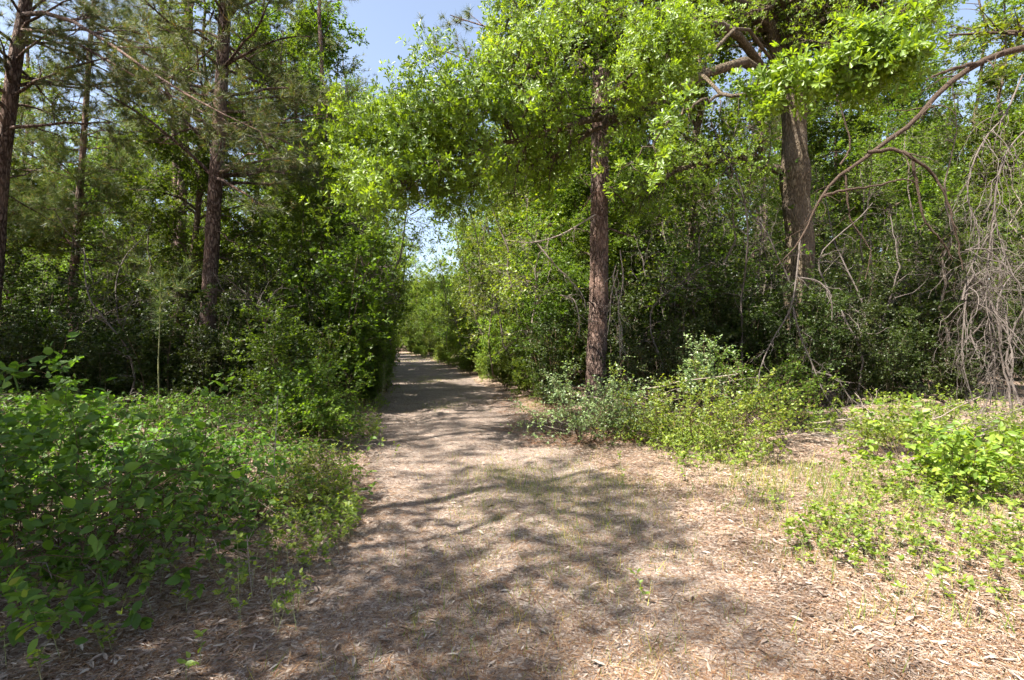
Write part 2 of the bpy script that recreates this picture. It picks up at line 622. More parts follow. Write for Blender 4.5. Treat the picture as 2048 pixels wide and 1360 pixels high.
def leaf_on(g, P, per, rng, size, tmpl, spread=.8, t0=.2, flat=.5, droop=.0, width=1., up=1.0, rand=.7):
    """leaves along twigs"""
    n = len(P) * per
    idx = np.repeat(np.arange(len(P)), per)
    tt = rng.uniform(t0, 1, n)
    pos, T_, _, _ = samp(P, idx, tt)
    q = rng.standard_normal((n, 3))
    q[:, 2] *= 1 - flat
    ax = nrm(T_ * (1 - spread) + nrm(q) * spread)
    ax[:, 2] -= droop
    nor = rng.standard_normal((n, 3)) * rand + np.array([0, 0, up])
    g.leaves(pos, ax, nor, rng.uniform(*size, n), tmpl, width)


def rosettes(g, P, rng, per=7, size=(.05, .09), tmpl=LEAF_SPAT, ts=(1.0,), open_=(35, 85)):
    """whorls of leaves at points of twigs"""
    for t_ in ts:
        n = len(P)
        tt = np.clip(t_ + rng.uniform(-.08, 0, n), 0, 1)
        pos, T_, _, _ = samp(P, np.arange(n), tt)
        T_ = nrm(T_ + np.array([0, 0, .35]))
        idx = np.repeat(np.arange(n), per)
        q = rng.standard_normal((n * per, 3))
        Tn = T_[idx]
        perp = nrm(np.cross(Tn, np.cross(q, Tn)))
        an = np.radians(rng.uniform(open_[0], open_[1], n * per))[:, None]
        ax = np.cos(an) * Tn + np.sin(an) * perp
        nor = Tn + rng.standard_normal((n * per, 3)) * .25
        g.leaves(pos[idx] + rng.standard_normal((n * per, 3)) * .006, ax, nor, rng.uniform(*size, n * per), tmpl)


def tufts(g, P, rng, per=30, size=(.12, .2), t_=1.0, open_=(15, 80), width=1.0):
    n = len(P)
    pos, T_, _, _ = samp(P, np.arange(n), np.full(n, t_) - rng.uniform(0, .1, n))
    idx = np.repeat(np.arange(n), per)
    Tn = T_[idx]
    q = rng.standard_normal((n * per, 3))
    perp = nrm(np.cross(Tn, np.cross(q, Tn)))
    an = np.radians(rng.uniform(open_[0], open_[1], n * per))[:, None]
    ax = np.cos(an) * Tn + np.sin(an) * perp
    ax[:, 2] -= .1
    g.leaves(pos[idx] - Tn * rng.uniform(0, .07, (n * per, 1)), ax, rng.standard_normal((n * per, 3)), rng.uniform(*size, n * per), NEEDLE, width)


def trunk_line(base, top, n, rng, wander=.08):
    P = np.linspace(base, top, n)
    w = np.cumsum(rng.standard_normal((n, 3)) * wander / math.sqrt(n), 0)
    w[:, 2] = 0
    w -= np.linspace(0, 1, n)[:, None] * w[-1] * .5
    P = P + w
    P[0] = base
    return P


def rad_line(n, r0, r1, flare=.35, fl=.06):
    t = np.linspace(0, 1, n)
    return (r0 + (r1 - r0) * t) * (1 + flare * np.exp(-t / fl))


# ---------------- generic trees (root at the origin); each returns wood Geo, crown Geo
def broadleaf(seed, H=11, r=.11, base=.2, spread=2.6, limbs=20, twigs=1100, per=13, size=(.07, .13)):
    rng = np.random.default_rng(seed)
    w, c = Geo(), Geo()
    P = trunk_line(np.array([0, 0, -.1]), np.array([rng.normal(0, .5), rng.normal(0, .5), H]), 14, rng, .5)
    R = rad_line(14, r, r * .15)
    w.tubes(P, R, 8)
    P1, R1 = sub(P, R, limbs, rng, base, .97, (45, 80), (spread * .6, spread), 7, .25, .12, .18, .5, .008, tip=.45)
    P2, R2 = sub(P1, R1, limbs * 9, rng, .15, 1, (25, 65), (.5, 1.2), 5, .05, .1, .2, .5, .004)
    P3, R3 = sub(P2, R2, twigs, rng, .2, 1, (20, 65), (.25, .6), 4, .02, .15, .2, .5, .002)
    w.tubes(P1, R1, 5).tubes(P2, R2, 4)
    w.tubes(P3[::2], R3[::2], 3)
    leaf_on(c, P3, per, rng, size, LEAF_FAR, .75, .1, .45, .1)
    return w, c


def pine(seed, H=20, r=.17, base=.35, limbs=44, twigs=1500, L=(1.2, 2.6), per=22):
    rng = np.random.default_rng(seed)
    w, c = Geo(), Geo()
    P = trunk_line(np.array([0, 0, -.1]), np.array([rng.normal(0, .3), rng.normal(0, .3), H]), 18, rng, .3)
    R = rad_line(18, r, r * .25)
    w.tubes(P, R, 10)
    P1, R1 = sub(P, R, limbs, rng, base, .99, (60, 90), L, 7, .15, .04, .1, .28, .012, tip=.4)
    P2, R2 = sub(P1, R1, limbs * 5, rng, .25, 1, (25, 55), (.5, 1.1), 5, .1, .0, .12, .5, .006, flat=.6)
    P3, R3 = sub(P2, R2, twigs, rng, .3, 1, (20, 55), (.15, .4), 4, .15, .0, .12, .6, .004)
    D1, DR1 = sub(P, R, 14, rng, .08, base + .05, (65, 100), (.4, 1.6), 6, 0, .08, .2, .16, .008)
    w.tubes(P1, R1, 5).tubes(P2, R2, 4).tubes(P3, R3, 3).tubes(D1, DR1, 4)
    tufts(c, P3, rng, per, (.12, .2), 1.0, width=1.6)
    tufts(c, P2, rng, per, (.12, .2), 1.0, width=1.6)
    return w, c


def shrub(seed, H=2.2, W_=1.0, stems=9, twigs=500, per=9, size=(.04, .07), tmpl=LEAF_FAR, bare=.25, r=.012, lean=.5, branches=70, up=.25):
    rng = np.random.default_rng(seed)
    w, c = Geo(), Geo()
    a = rng.uniform(0, 2 * pi, stems)
    rr = rng.uniform(0, .35 * W_, stems)
    b = np.stack([rr * np.cos(a), rr * np.sin(a), np.full(stems, -.05)], -1)
    Ps = []
    for k in range(stems):
        l = rng.uniform(.2, 1) * lean * W_
        h = H * rng.uniform(.6, 1)
        top = b[k] + np.array([cos(a[k]) * l, sin(a[k]) * l, h])
        mid = (b[k] * .45 + top * .55) + np.array([-cos(a[k]), -sin(a[k]), 0]) * l * .15 + rng.normal(0, .06, 3)
        Ps.append(curve([b[k], mid, top], 9))
    P = np.stack(Ps)
    R = np.repeat(np.linspace(r, r * .3, 9)[None], stems, 0)
    P1, R1 = sub(P, R, branches, rng, bare, 1, (30, 75), (.25 * W_, .7 * W_), 6, up, .12, .2, .6, .003)
    P2, R2 = sub(P1, R1, twigs, rng, .15, 1, (25, 70), (.08, .28), 4, .1, .1, .2, .6, .0015)
    w.tubes(P, R, 5).tubes(P1, R1, 4).tubes(P2, R2, 3)
    leaf_on(c, P2, per, rng, size, tmpl, .7, 0, .4, .05)
    leaf_on(c, P1, 3, rng, size, tmpl, .7, .3, .4, .05)
    return w, c


def make(name, label, cat, wc, wm, cm, loc, rz=0., sc=1., group=None, parts=('trunk', 'crown')):
    root = thing(name, label, cat, loc, rz, sc, group)
    w, c = wc
    obj(parts[0], w.mesh(name + '_' + parts[0], M[wm] if isinstance(wm, str) else wm, True), root)
    if c is not None:
        obj(parts[1], c.mesh(name + '_' + parts[1], M[cm] if isinstance(cm, str) else cm), root)
    return root


def gz(x, y, d=0.):
    return (x, y, float(hground(x, y)) + d)

# ================================================================== PART 2: the wood
rg = np.random.default_rng(77)


def rel(pts, base):
    return [np.asarray(p, float) - np.asarray(base, float) for p in pts]


def limb(pts, base, r0, r1, n=14):
    P = curve(rel(pts, base), n)
    return P, np.linspace(r0, r1, n)


# ---------------- the forked oak with its low limbs
ob = np.array(gz(6.85, 12.0))
rng = np.random.default_rng(1)
w, c = Geo(), Geo()
tp = curve(rel([ob + [0, 0, -.2], at(1598, 560, 12), at(1600, 480, 12), at(1592, 400, 12), at(1590, 330, 12), at(1588, 240, 12), at(1592, 150, 12)], ob), 40)
tr = np.interp(np.linspace(0, 1, 40), [0, .08, .25, .5, .56, .62, .7, .8, .9, 1], [.44, .35, .31, .29, .31, .33, .28, .25, .29, .34])
w.tubes(tp, tr, 28, .025, rng)
forks = [
    ([(1580, 185, 12), (1556, 120, 11.9), (1545, 60, 11.8), (1505, 15, 11.6), (1400, -5, 11.2), (1280, 0, 11)], .19, .05),
    ([(1592, 190, 12), (1590, 90, 12), (1596, -40, 12.1), (1600, -250, 12.3), (1590, -520, 12.6)], .30, .05),
    ([(1606, 190, 12), (1650, 110, 12), (1690, 30, 12), (1730, -60, 12), (1790, -260, 12.2)], .22, .05),
    ([(1560, 345, 12), (1520, 328, 11.9), (1460, 322, 11.7), (1390, 330, 11.4), (1320, 360, 11), (1270, 400, 10.8)], .11, .02),
    ([(1570, 215, 12), (1500, 130, 10.6), (1410, 150, 9.8), (1300, 205, 9.3), (1190, 236, 9.0), (1060, 275, 8.5), (980, 292, 8.2), (860, 340, 7.8), (730, 400, 7.5)], .11, .012),
    ([(1560, 190, 12), (1460, 60, 10.5), (1300, 60, 9.5), (1120, 105, 8.8), (990, 170, 8.4), (890, 230, 8.0), (810, 290, 7.8)], .10, .012),
    ([(1300, 205, 9.3), (1200, 255, 9.3), (1110, 310, 9.2), (1010, 325, 9.2), (900, 380, 9.1), (820, 430, 9)], .05, .01),
    ([(1575, 170, 12), (1500, 60, 9.5), (1415, 120, 7.4), (1440, 190, 6.3), (1540, 175, 5.6), (1630, 150, 5.2), (1710, 130, 5.05), (1775, 125, 5.0)], .035, .006),
    ([(1440, 190, 6.3), (1390, 210, 6.2), (1340, 240, 6.2), (1290, 300, 6.1), (1240, 345, 6.1)], .02, .005),
    ([(1600, 200, 12), (1680, 140, 11), (1720, 90, 10.8), (1790, 40, 10.6), (1860, 0, 10.5), (1930, -30, 10.4)], .06, .01),
    ([(1300, 60, 9.5), (1200, 10, 9.5), (1120, -20, 9.4), (1040, 20, 9.2), (990, 80, 9)], .04, .01),
    ([(960, 150, 8.4), (900, 170, 8.4), (850, 230, 8.2), (790, 280, 8)], .03, .008),
    ([(1120, 105, 8.8), (1040, 180, 8.2), (960, 230, 7.9), (880, 260, 7.7)], .035, .008),
    ([(1190, 236, 9), (1240, 180, 8), (1290, 120, 7.4), (1350, 90, 7.1)], .035, .008),
]
LB = []
for pts, r0, r1 in forks:
    P, R = limb([at(*p) for p in pts], ob, r0, r1, 22)
    P[1:-1] += rng.normal(0, .02, (20, 3))
    LB.append((P, R))
    w.tubes(P, R, 14 if r0 > .15 else 8, .03, rng)


def spray(idx, n1, n2, L1=(.4, 1.2), L2=(.12, .4), t0=.3, flat=.4, droop=.1, per=7, size=(.05, .085), ts=(1.0, .75), up=.1):
    P = np.stack([LB[i][0] for i in idx])
    R = np.stack([LB[i][1] for i in idx])
    P1, R1 = sub(P, R, n1, rng, t0, 1, (30, 75), L1, 6, up, droop, .2, .45, .004, flat=flat)
    P2, R2 = sub(P1, R1, n2, rng, .15, 1, (25, 65), L2, 4, .12, .05, .2, .55, .002)
    e = P2[:, -1] + ob
    k_ = ~((e[:, 0] < -.55) & (e[:, 2] > 5.5)) & ~((np.abs(e[:, 0] / e[:, 1] - .165) < .04) & (e[:, 2] > 3.5) & (e[:, 2] < 6.3) & (rng.random(len(e)) < .8))
    k_ &= ~((np.abs(e[:, 0] / e[:, 1] + .185) < .03) & (e[:, 2] > 3.0) & (e[:, 2] < 3.9))
    P2, R2 = P2[k_], R2[k_]
    e = P1[:, -1] + ob
    k_ = ~((e[:, 0] < -.55) & (e[:, 2] > 5.5))
    P1, R1 = P1[k_], R1[k_]
    w.tubes(P1, R1, 5).tubes(P2, R2, 3)
    rosettes(c, P2, rng, per, size, ts=ts)
    rosettes(c, P1, rng, per, size, ts=(1.0,))


spray([4, 5, 12], 160, 4600, (.5, 1.7), (.12, .5), t0=.28, flat=.75, droop=.15, size=(.055, .095))
spray([10, 11], 90, 2300, (.4, 1.4), (.12, .5), t0=.15, flat=.75, size=(.055, .095))
spray([6], 60, 1400, (.3, 1.0), t0=.2, droop=.3)
spray([13], 80, 800, (.3, .8), t0=.2)
spray([7], 80, 460, (.18, .5), (.08, .25), t0=.5, per=8, size=(.06, .105), flat=.6, ts=(1., .6))
spray([8], 16, 60, (.15, .45), (.08, .2), t0=.2, per=8, size=(.06, .10))
spray([3], 90, 800, (.3, 1.0), t0=.1)
spray([0, 1, 2, 9], 250, 7200, (.6, 2.2), (.12, .5), t0=.2, flat=.6)
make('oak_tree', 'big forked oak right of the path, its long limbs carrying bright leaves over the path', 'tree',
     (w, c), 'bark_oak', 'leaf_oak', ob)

# ---------------- the arching limb from the tree beyond the right edge
lb = np.array(gz(9.3, 7.2))
w, c = Geo(), Geo()
LB = []
P, R = trunk_line(np.array([0, 0, -.2]), np.array([-.5, .4, 11]), 22, rng, .3), rad_line(22, .22, .08)
w.tubes(P, R, 14, .02, rng)
arch = [
    ([(2330, 40, 7.2), (2200, 75, 7.1), (2060, 92, 7), (1960, 125, 7), (1890, 175, 7), (1830, 240, 7), (1770, 285, 7), (1715, 325, 7), (1665, 365, 7), (1632, 410, 7), (1615, 450, 7), (1590, 495, 6.9), (1550, 535, 6.9)], .05, .006),
    ([(1960, 125, 7), (1900, 140, 6.8), (1860, 135, 6.7), (1990, 95, 6.9), (2100, 60, 7)][:2] + [(1850, 160, 6.7)], .03, .01),
    ([(1735, 305, 7), (1790, 300, 6.9), (1830, 320, 6.8), (1868, 350, 6.8), (1893, 400, 6.8), (1912, 470, 6.8), (1925, 540, 6.8)], .028, .008),
    ([(1640, 395, 7), (1690, 380, 6.9), (1750, 372, 6.9), (1800, 360, 6.9), (1845, 366, 6.9)], .02, .008),
    ([(1826, 320, 6.9), (1836, 380, 6.9), (1850, 440, 6.9), (1890, 490, 6.9), (1905, 520, 6.9)], .02, .008),
    ([(1680, 330, 7), (1700, 290, 7), (1680, 210, 7), (1662, 150, 7.1)], .014, .005),
    ([(1690, 350, 7), (1695, 400, 7), (1705, 450, 7), (1740, 500, 7), (1730, 560, 7)], .014, .006),
]
for pts, r0, r1 in arch:
    P, R = limb([at(*p) for p in pts], lb, r0, r1, 26)
    P[1:-1] += rng.normal(0, .006, (24, 3))
    LB.append((P, R))
    w.tubes(P, R, 10, .04, rng)
P1, R1 = sub(np.stack([l[0] for l in LB]), np.stack([l[1] for l in LB]), 70, rng, .1, 1, (30, 80), (.1, .6), 6, 0, .1, .3, .35, .003)
w.tubes(P1, R1, 4)
# upper branches, mostly beyond the frame
P1, R1 = sub(trunk_line(np.array([0, 0, -.2]), np.array([-.5, .4, 11]), 22, rng, .1), rad_line(22, .2, .08), 18, rng, .5, 1, (40, 80), (1, 2.6), 6, .2, .1, .2, .4, .01)
P2, R2 = sub(P1, R1, 400, rng, .2, 1, (25, 65), (.3, .8), 4, .1, .1, .2, .5, .003)
w.tubes(P1, R1, 5).tubes(P2, R2, 3)
leaf_on(c, P2, 9, rng, (.06, .1), LEAF_FAR, .75, .1)
make('leaning_tree', 'tree beyond the right edge whose bare reddish limb arches down across the picture', 'tree',
     (w, c), 'bark_limb', 'leaf_oak', lb)


# ---------------- pines with trunks that stand out
def hero_pine(name, label, base, mids, H, r0, r1, seed, limbs=26, lo=.25, twigs=700, L=(1.4, 3.0), extra=(), per=26, dead=12, wm='bark_pine', sides=20, t1=.99, up=.12):
    rng = np.random.default_rng(seed)
    w, c = Geo(), Geo()
    base = np.array(base, float)
    pts = [base + [0, 0, -.15]] + [at(*m) for m in mids]
    d = (pts[-1] - pts[-2]) / (pts[-1][2] - pts[-2][2])
    z = pts[-1][2]
    while z < H - 3:
        z += 3
        pts.append(pts[-1] + d * 3 * [.6, .6, 1])
    P = curve(rel(pts, base), 44)
    R = rad_line(44, r0, r1, .75, .022)
    w.tubes(P, R, sides, .03, rng)
    P1, R1 = sub(P, R, limbs, rng, lo, t1, (62, 95), L, 8, up, .05, .12, .3, .014, tip=.35)
    Ps, Rs = [P1], [R1]
    for e, a, b in extra:
        q, qr = limb([at(*p) for p in e], base, a, b, 8)
        Ps.append(q[None])
        Rs.append(qr[None])
    P1, R1 = np.concatenate(Ps), np.concatenate(Rs)
    P2, R2 = sub(P1, R1, limbs * 6, rng, .25, 1, (25, 60), (.4, 1.1), 5, .1, .0, .15, .5, .005, flat=.5)
    P3, R3 = sub(P2, R2, twigs, rng, .3, 1, (20, 55), (.12, .4), 4, .15, .0, .12, .6, .003)
    w.tubes(P1, R1, 6).tubes(P2, R2, 4).tubes(P3, R3, 3)
    if dead:
        D, DR = sub(P, R, dead, rng, .04, lo + .06, (65, 110), (.3, 1.4), 6, -.05, .1, .22, .14, .006)
        D2, DR2 = sub(D, DR, dead * 4, rng, .2, 1, (30, 70), (.1, .5), 4, 0, .1, .25, .5, .003)
        w.tubes(D, DR, 5).tubes(D2, DR2, 3)
    tufts(c, P3, rng, int(per * 1.5), (.13, .22), 1.0, width=1.5)
    tufts(c, P2, rng, int(per * 1.5), (.13, .22), 1.0, width=1.5)
    return make(name, label, 'tree', (w, c), wm, 'needle', base)


hero_pine('pine_tree', 'shaggy red barked pine trunk striped with shade at the right side of the path', gz(1.84, 11), [(1192, 740, 11), (1196, 650, 11), (1198, 560, 11), (1199, 400, 11), (1201, 200, 11), (1207, 0, 11)],
          20, .225, .14, 21, limbs=20, lo=.5, dead=16, twigs=500,
          extra=[([(1200, 120, 11), (1120, 150, 11.5), (1040, 150, 12), (960, 130, 12.4), (860, 90, 12.8)], .05, .01),
                 ([(1202, 60, 11), (1100, 60, 12), (1000, 60, 12.6), (900, 30, 13)], .05, .01)])
hero_pine('pine_tree', 'tall dark pine left of the path, thickest trunk standing clear on the left', gz(-7.25, 12), [(420, 560, 12), (428, 420, 12), (436, 300, 12), (441, 200, 12), (447, 90, 12), (452, 0, 12)],
          19, .168, .10, 22, limbs=72, lo=.26, twigs=2200, L=(1.6, 3.4),
          extra=[([(445, 250, 12), (490, 245, 11.6), (560, 240, 11.2), (640, 228, 11)], .03, .008),
                 ([(440, 330, 12), (500, 335, 11.8), (570, 345, 11.5)], .025, .008)])
hero_pine('pine_tree', 'slimmer pine just left and behind the thickest pine on the left', gz(-12.6, 19), [(358, 560, 19), (364, 400, 19), (370, 250, 19), (374, 150, 19), (378, 0, 19)],
          22, .19, .12, 23, limbs=56, lo=.3, twigs=2200, L=(1.5, 3.2), per=22)
hero_pine('pine_tree', 'dark leaning pine at the far left edge of the picture', gz(-11.5, 11), [(-16, 600, 11), (2, 350, 11), (18, 220, 11), (34, 100, 11), (52, 0, 11)],
          17, .16, .09, 24, limbs=54, lo=.33, twigs=1700, L=(1.4, 3.2),
          extra=[([(40, 30, 11), (110, 28, 10), (200, 75, 9.4), (310, 150, 9), (420, 215, 8.8), (520, 262, 8.7)], .05, .006),
                 ([(36, 60, 11), (120, 70, 10.4), (230, 130, 10), (340, 190, 9.8), (450, 240, 9.7)], .04, .006)])
hero_pine('pine_tree', 'reddish thin pine trunk in the dark thicket at the left', gz(-12.1, 14.2), [(146, 600, 14.2), (152, 500, 14.2), (158, 400, 14.2), (166, 300, 14.2), (178, 120, 14.2), (188, 0, 14.2)],
          13, .12, .05, 25, limbs=50, lo=.28, twigs=2000, L=(1.0, 2.4))

# ---------------- dead hanging vines and branches
def tangle(name, label, cat, base, P0, R0, n1, L1, n2, L2, seed, droop=.5, mat='twig_dead', wig=.3, ang=(10, 50)):
    rng = np.random.default_rng(seed)
    w = Geo()
    P0 = P0 - base
    P1, R1 = sub(P0, R0, n1, rng, .0, .95, ang, L1, 10, 0, droop, wig, .55, .003, taper=.4)
    P2, R2 = sub(P1, R1, n2, rng, .1, 1, (30, 80), L2, 6, 0, droop * .4, wig, .5, .002)
    w.tubes(P0, R0, 7, .05, rng).tubes(P1, R1, 5, .04, rng).tubes(P2, R2, 3)
    return tag(obj(name, w.mesh(name, M[mat], True), None, base), label, cat)


def mpath(lst, n=16):
    return np.stack([curve([at(*p) for p in q], n) for q in lst])


vb = np.array(gz(6.6, 7.1))
P0 = mpath([[(2045, 150, 7.4), (2010, 230, 7.2), (1975, 270, 7.1), (1945, 330, 7), (1935, 400, 7), (1960, 480, 7), (1930, 560, 7)],
            [(2060, 250, 7.2), (2010, 310, 7.1), (1990, 400, 7), (2000, 480, 7), (2030, 560, 6.9)],
            [(1995, 350, 7), (1985, 450, 7), (1975, 560, 7), (1990, 700, 7), (1980, 810, 7)],
            [(1925, 600, 6.9), (1935, 565, 6.9), (1960, 560, 6.9), (1975, 620, 6.9), (1985, 700, 6.9), (1995, 800, 7)],
            [(1935, 570, 6.9), (1928, 640, 6.9), (1925, 720, 6.9), (1945, 800, 6.9)],
            [(1980, 600, 6.9), (2010, 660, 6.8), (2048, 710, 6.7), (2090, 750, 6.6)],
            [(1930, 500, 7), (1975, 500, 6.9), (2020, 545, 6.8), (2060, 590, 6.7)]])
R0 = np.repeat(np.linspace(.012, .006, 16)[None], len(P0), 0)
tangle('hanging_vines', 'pale tangle of dead vines hanging at the right edge of the picture', 'vines', vb, P0, R0, 170, (.3, 1.1), 700, (.08, .3), 31, droop=.9, mat='twig_grey', wig=.32, ang=(5, 45))
pb = np.array(gz(2.1, 10.6))
P0 = mpath([[(1232, 530, 10.6), (1226, 560, 10.6), (1236, 600, 10.6), (1238, 650, 10.6), (1240, 700, 10.6), (1241, 715, 10.6)],
            [(1240, 500, 10.7), (1246, 560, 10.6), (1236, 620, 10.6), (1244, 660, 10.6), (1242, 705, 10.6)],
            [(1236, 540, 10.6), (1222, 590, 10.6), (1220, 630, 10.6), (1215, 670, 10.6)]])
tangle('dangling_vine', 'twisted dry vine dangling just right of the red barked pine trunk', 'vine', pb, P0, np.repeat(np.linspace(.014, .008, 16)[None], 3, 0), 26, (.2, .9), 50, (.1, .3), 32)
db = np.array(gz(1.5, 10.2))
P0 = mpath([[(1190, 430, 10.8), (1120, 470, 10.4), (1060, 485, 10.2), (1010, 480, 10.1)],
            [(1075, 488, 10.2), (1110, 530, 10.2), (1140, 560, 10.2), (1165, 590, 10.2), (1172, 620, 10.2)],
            [(1120, 590, 10.2), (1148, 600, 10.2), (1158, 640, 10.2), (1158, 675, 10.2)]])
tangle('dead_branch', 'bare pale dead branch hanging left of the red barked pine trunk', 'branch', db, P0, np.repeat(np.linspace(.016, .007, 16)[None], 3, 0), 40, (.2, .7), 110, (.1, .3), 33, droop=.2)
sb = np.array(gz(4.2, 7.9))
P0 = mpath([[(1600, 480, 8.6), (1592, 560, 8.5), (1580, 620, 8.4), (1545, 680, 8.3), (1520, 740, 8.2), (1512, 810, 8.1), (1480, 850, 8.1)],
            [(1586, 615, 8.4), (1600, 670, 8.3), (1625, 730, 8.2), (1650, 790, 8.1), (1680, 830, 8.1)],
            [(1630, 745, 8.2), (1670, 755, 8.1), (1700, 795, 8.1), (1740, 825, 8.0)],
            [(1600, 555, 8.5), (1640, 565, 8.4), (1662, 600, 8.3), (1664, 640, 8.3)],
            [(1512, 780, 8.1), (1480, 800, 8.0), (1450, 815, 8)]])
tangle('dead_branch', 'forked grey dead branch leaning down in front of the big oak', 'branch', sb, P0, np.repeat(np.linspace(.015, .007, 16)[None], 5, 0), 50, (.12, .45), 140, (.06, .25), 34, droop=.1, wig=.2, mat='twig_grey')
# fallen twigs
rng = np.random.default_rng(35)


def brush(name, label, cx, cy, rx, ry, n, h, seed, L=(.4, 1.5), rr=(.004, .012), mat='twig_dead'):
    rng = np.random.default_rng(seed)
    x = cx + rng.normal(0, rx, n)
    y = cy + rng.normal(0, ry, n)
    z = hground(x, y) + rng.uniform(.01, h, n)
    a = rng.normal(0.1, .55, n)
    ax = np.stack([np.cos(a), np.sin(a), rng.normal(0, .12, n)], -1)
    pos = np.stack([x, y, z], -1)
    l = rng.uniform(*L, n)
    k = 7
    P = [pos]
    for j in range(1, k):
        ax = nrm(ax + rng.normal(0, .14, (n, 3)))
        pos = pos + ax * (l / (k - 1))[:, None]
        P.append(pos)
    P = np.stack(P, 1)
    P[:, :, 2] = np.maximum(P[:, :, 2], hground(P[:, :, 0], P[:, :, 1]) + .01)
    R = rng.uniform(*rr, n)[:, None] * np.linspace(1, .4, k)
    base = np.array([cx, cy, float(hground(cx, cy))])
    P = P - base
    w = Geo().tubes(P, R, 5)
    P1, R1 = sub(P, R, n * 4, rng, .1, 1, (30, 70), (.1, .4), 4, .05, 0, .2, .6, .0015)
    w.tubes(P1, R1, 3)
    return tag(obj(name, w.mesh(name, M[mat], True), None, base), label, 'branches')


brush('twig_heap', 'heap of fallen grey twigs on the litter at the foot of the right thicket', 5.6, 8.0, 1.0, .35, 60, .18, 36)
brush('twig_heap', 'dead sticks lying among the shrubs at the foot of the red barked pine', 2.3, 9.0, 1.0, .5, 80, .8, 37)
brush('twig_heap', 'dark broken branches lying at the right edge beside the leafy bush', 6.6, 6.6, .6, .5, 30, .35, 38)
P, R = limb([at(1770, 812, 12.0) + [0, 0, -.25], at(1780, 800, 12), at(1830, 794, 12), at(1880, 800, 12), at(1920, 830, 12)], (9, 12, 0), .05, .03, 14)
P[:, 2] = np.maximum(P[:, 2], .05)
tag(obj('fallen_limb', Geo().tubes(P, R, 8, .04, rng).mesh('fallen_limb', M['bark_limb'], True), None, (9, 12, 0)),
    'low bowed fallen limb on the forest floor behind the mound of leaves', 'branch')

# ---------------- kinds for the wood behind
K = {}
for i in range(4):
    K['tree', i] = broadleaf(100 + i, H=[15, 12, 18, 9][i], r=[.13, .10, .16, .08][i], base=[.1, .08, .16, .06][i], spread=[3.0, 2.6, 3.4, 2.3][i], limbs=[36, 32, 40, 26][i], twigs=[4000, 3500, 4600, 2600][i], size=(.06, .11))
for i in range(3):
    K['pine', i] = pine(200 + i, H=[19, 16, 22][i], base=[.4, .3, .45][i])
for i in range(3):
    K['sap', i] = broadleaf(300 + i, H=[7, 5.5, 8][i], r=[.045, .035, .05][i], base=.3, spread=1.1, limbs=16, twigs=260, per=8, size=(.05, .09))
for i in range(4):
    K['shrub', i] = shrub(400 + i, H=[2.6, 3.4, 2.0, 4.2][i], W_=[1.3, 1.4, 1.2, 1.6][i], stems=10, twigs=1100, per=9, size=(.045, .075), bare=.12, branches=110)
KM = {}
for k, (w, c) in K.items():
    KM[k] = (w.mesh('wood_%s' % k[0], None or M['bark_grey' if k[0] == 'sap' else 'bark_pine' if k[0] == 'pine' else 'bark_oak'], True), c)
CM = {}


def inst(kind, i, cm, x, y, rz, sc, name, label, cat, group=None, z=0.):
    """a thing of its own: an Empty with a trunk and a crown"""
    wm, c = KM[kind, i]
    if (kind, i, cm) not in CM:
        CM[kind, i, cm] = c.mesh('crown_' + kind, M[cm])
    r_ = thing(name, label, cat, gz(x, y, z), rz, sc, group)
    obj('trunk' if cat == 'tree' else 'stems', wm, r_)
    obj('crown' if cat == 'tree' else 'foliage', CM[kind, i, cm], r_)
    return r_


taken = [(1.84, 11, .6), (6.85, 12, 1.2), (-7.25, 12, .8), (-12.6, 19, .8), (-11.5, 11, .8), (-12.1, 14.2, .6)]


def scatter(n, xr, yr, dmin, rng, ok):
    out, tries = [], 0
    while len(out) < n and tries < n * 80:
        tries += 1
        y = rng.uniform(*yr)
        x = rng.uniform(*xr)
        if not ok(x, y):
            continue
        if all((x - a) ** 2 + (y - b) ** 2 > (dmin + d) ** 2 * .25 * 2 for a, b, d in taken + out):
            out.append((x, y, dmin))
    return out


def view(x, y, m=3.0):
    return abs(x) < y + m


rng = np.random.default_rng(9)
# left, behind the pines
for x, y, _ in scatter(40, (-55, -4), (13.5, 55), 2.6, rng, lambda x, y: x < pl(y) - 1.6 - .02 * y and view(x, y)):
    inst('tree', rng.integers(4), 'leaf_tree', x, y, rng.uniform(0, 6.28), rng.uniform(.7, 1.1) * (.75 + .011 * y), 'broadleaf_tree',
         'leafy broadleaf tree in the wood behind the pines left of the path', 'tree', 'broadleaf trees left of the path')
for x, y, _ in scatter(13, (-50, -7), (16, 50), 3, rng, lambda x, y: x < pl(y) - 3 and view(x, y)):
    inst('pine', rng.integers(3), 'needle', x, y, rng.uniform(0, 6.28), rng.uniform(.85, 1.1), 'pine_tree',
         'tall bare stemmed pine deep in the wood left of the path', 'tree', 'pines left of the path')
# right
for x, y, _ in scatter(46, (-12, 60), (14, 58), 2.6, rng, lambda x, y: x > pr(y) + 2.2 and view(x, y)):
    inst('tree', rng.integers(4), 'leaf_tree', x, y, rng.uniform(0, 6.28), rng.uniform(.85, 1.15) * (.95 + .014 * y), 'broadleaf_tree',
         'leafy broadleaf tree in the wood right of the path', 'tree', 'broadleaf trees right of the path')
for x, y, _ in scatter(12, (-5, 50), (17, 50), 3, rng, lambda x, y: x > pr(y) + 4 and view(x, y)):
    inst('pine', rng.integers(3), 'needle', x, y, rng.uniform(0, 6.28), rng.uniform(.85, 1.1), 'pine_tree',
         'tall bare stemmed pine deep in the wood right of the path', 'tree', 'pines right of the path')
inst('pine', 1, 'needle', -8.3, 20.5, 1.0, 1.12, 'pine_tree', 'pine whose crown meets the open sky left of the gap over the path', 'tree', None)
inst('tree', 0, 'leaf_tree', -9.4, 23.5, 2.0, 1.15, 'broadleaf_tree', 'tall leafy tree beside the pine at the left of the open sky over the path', 'tree', None)
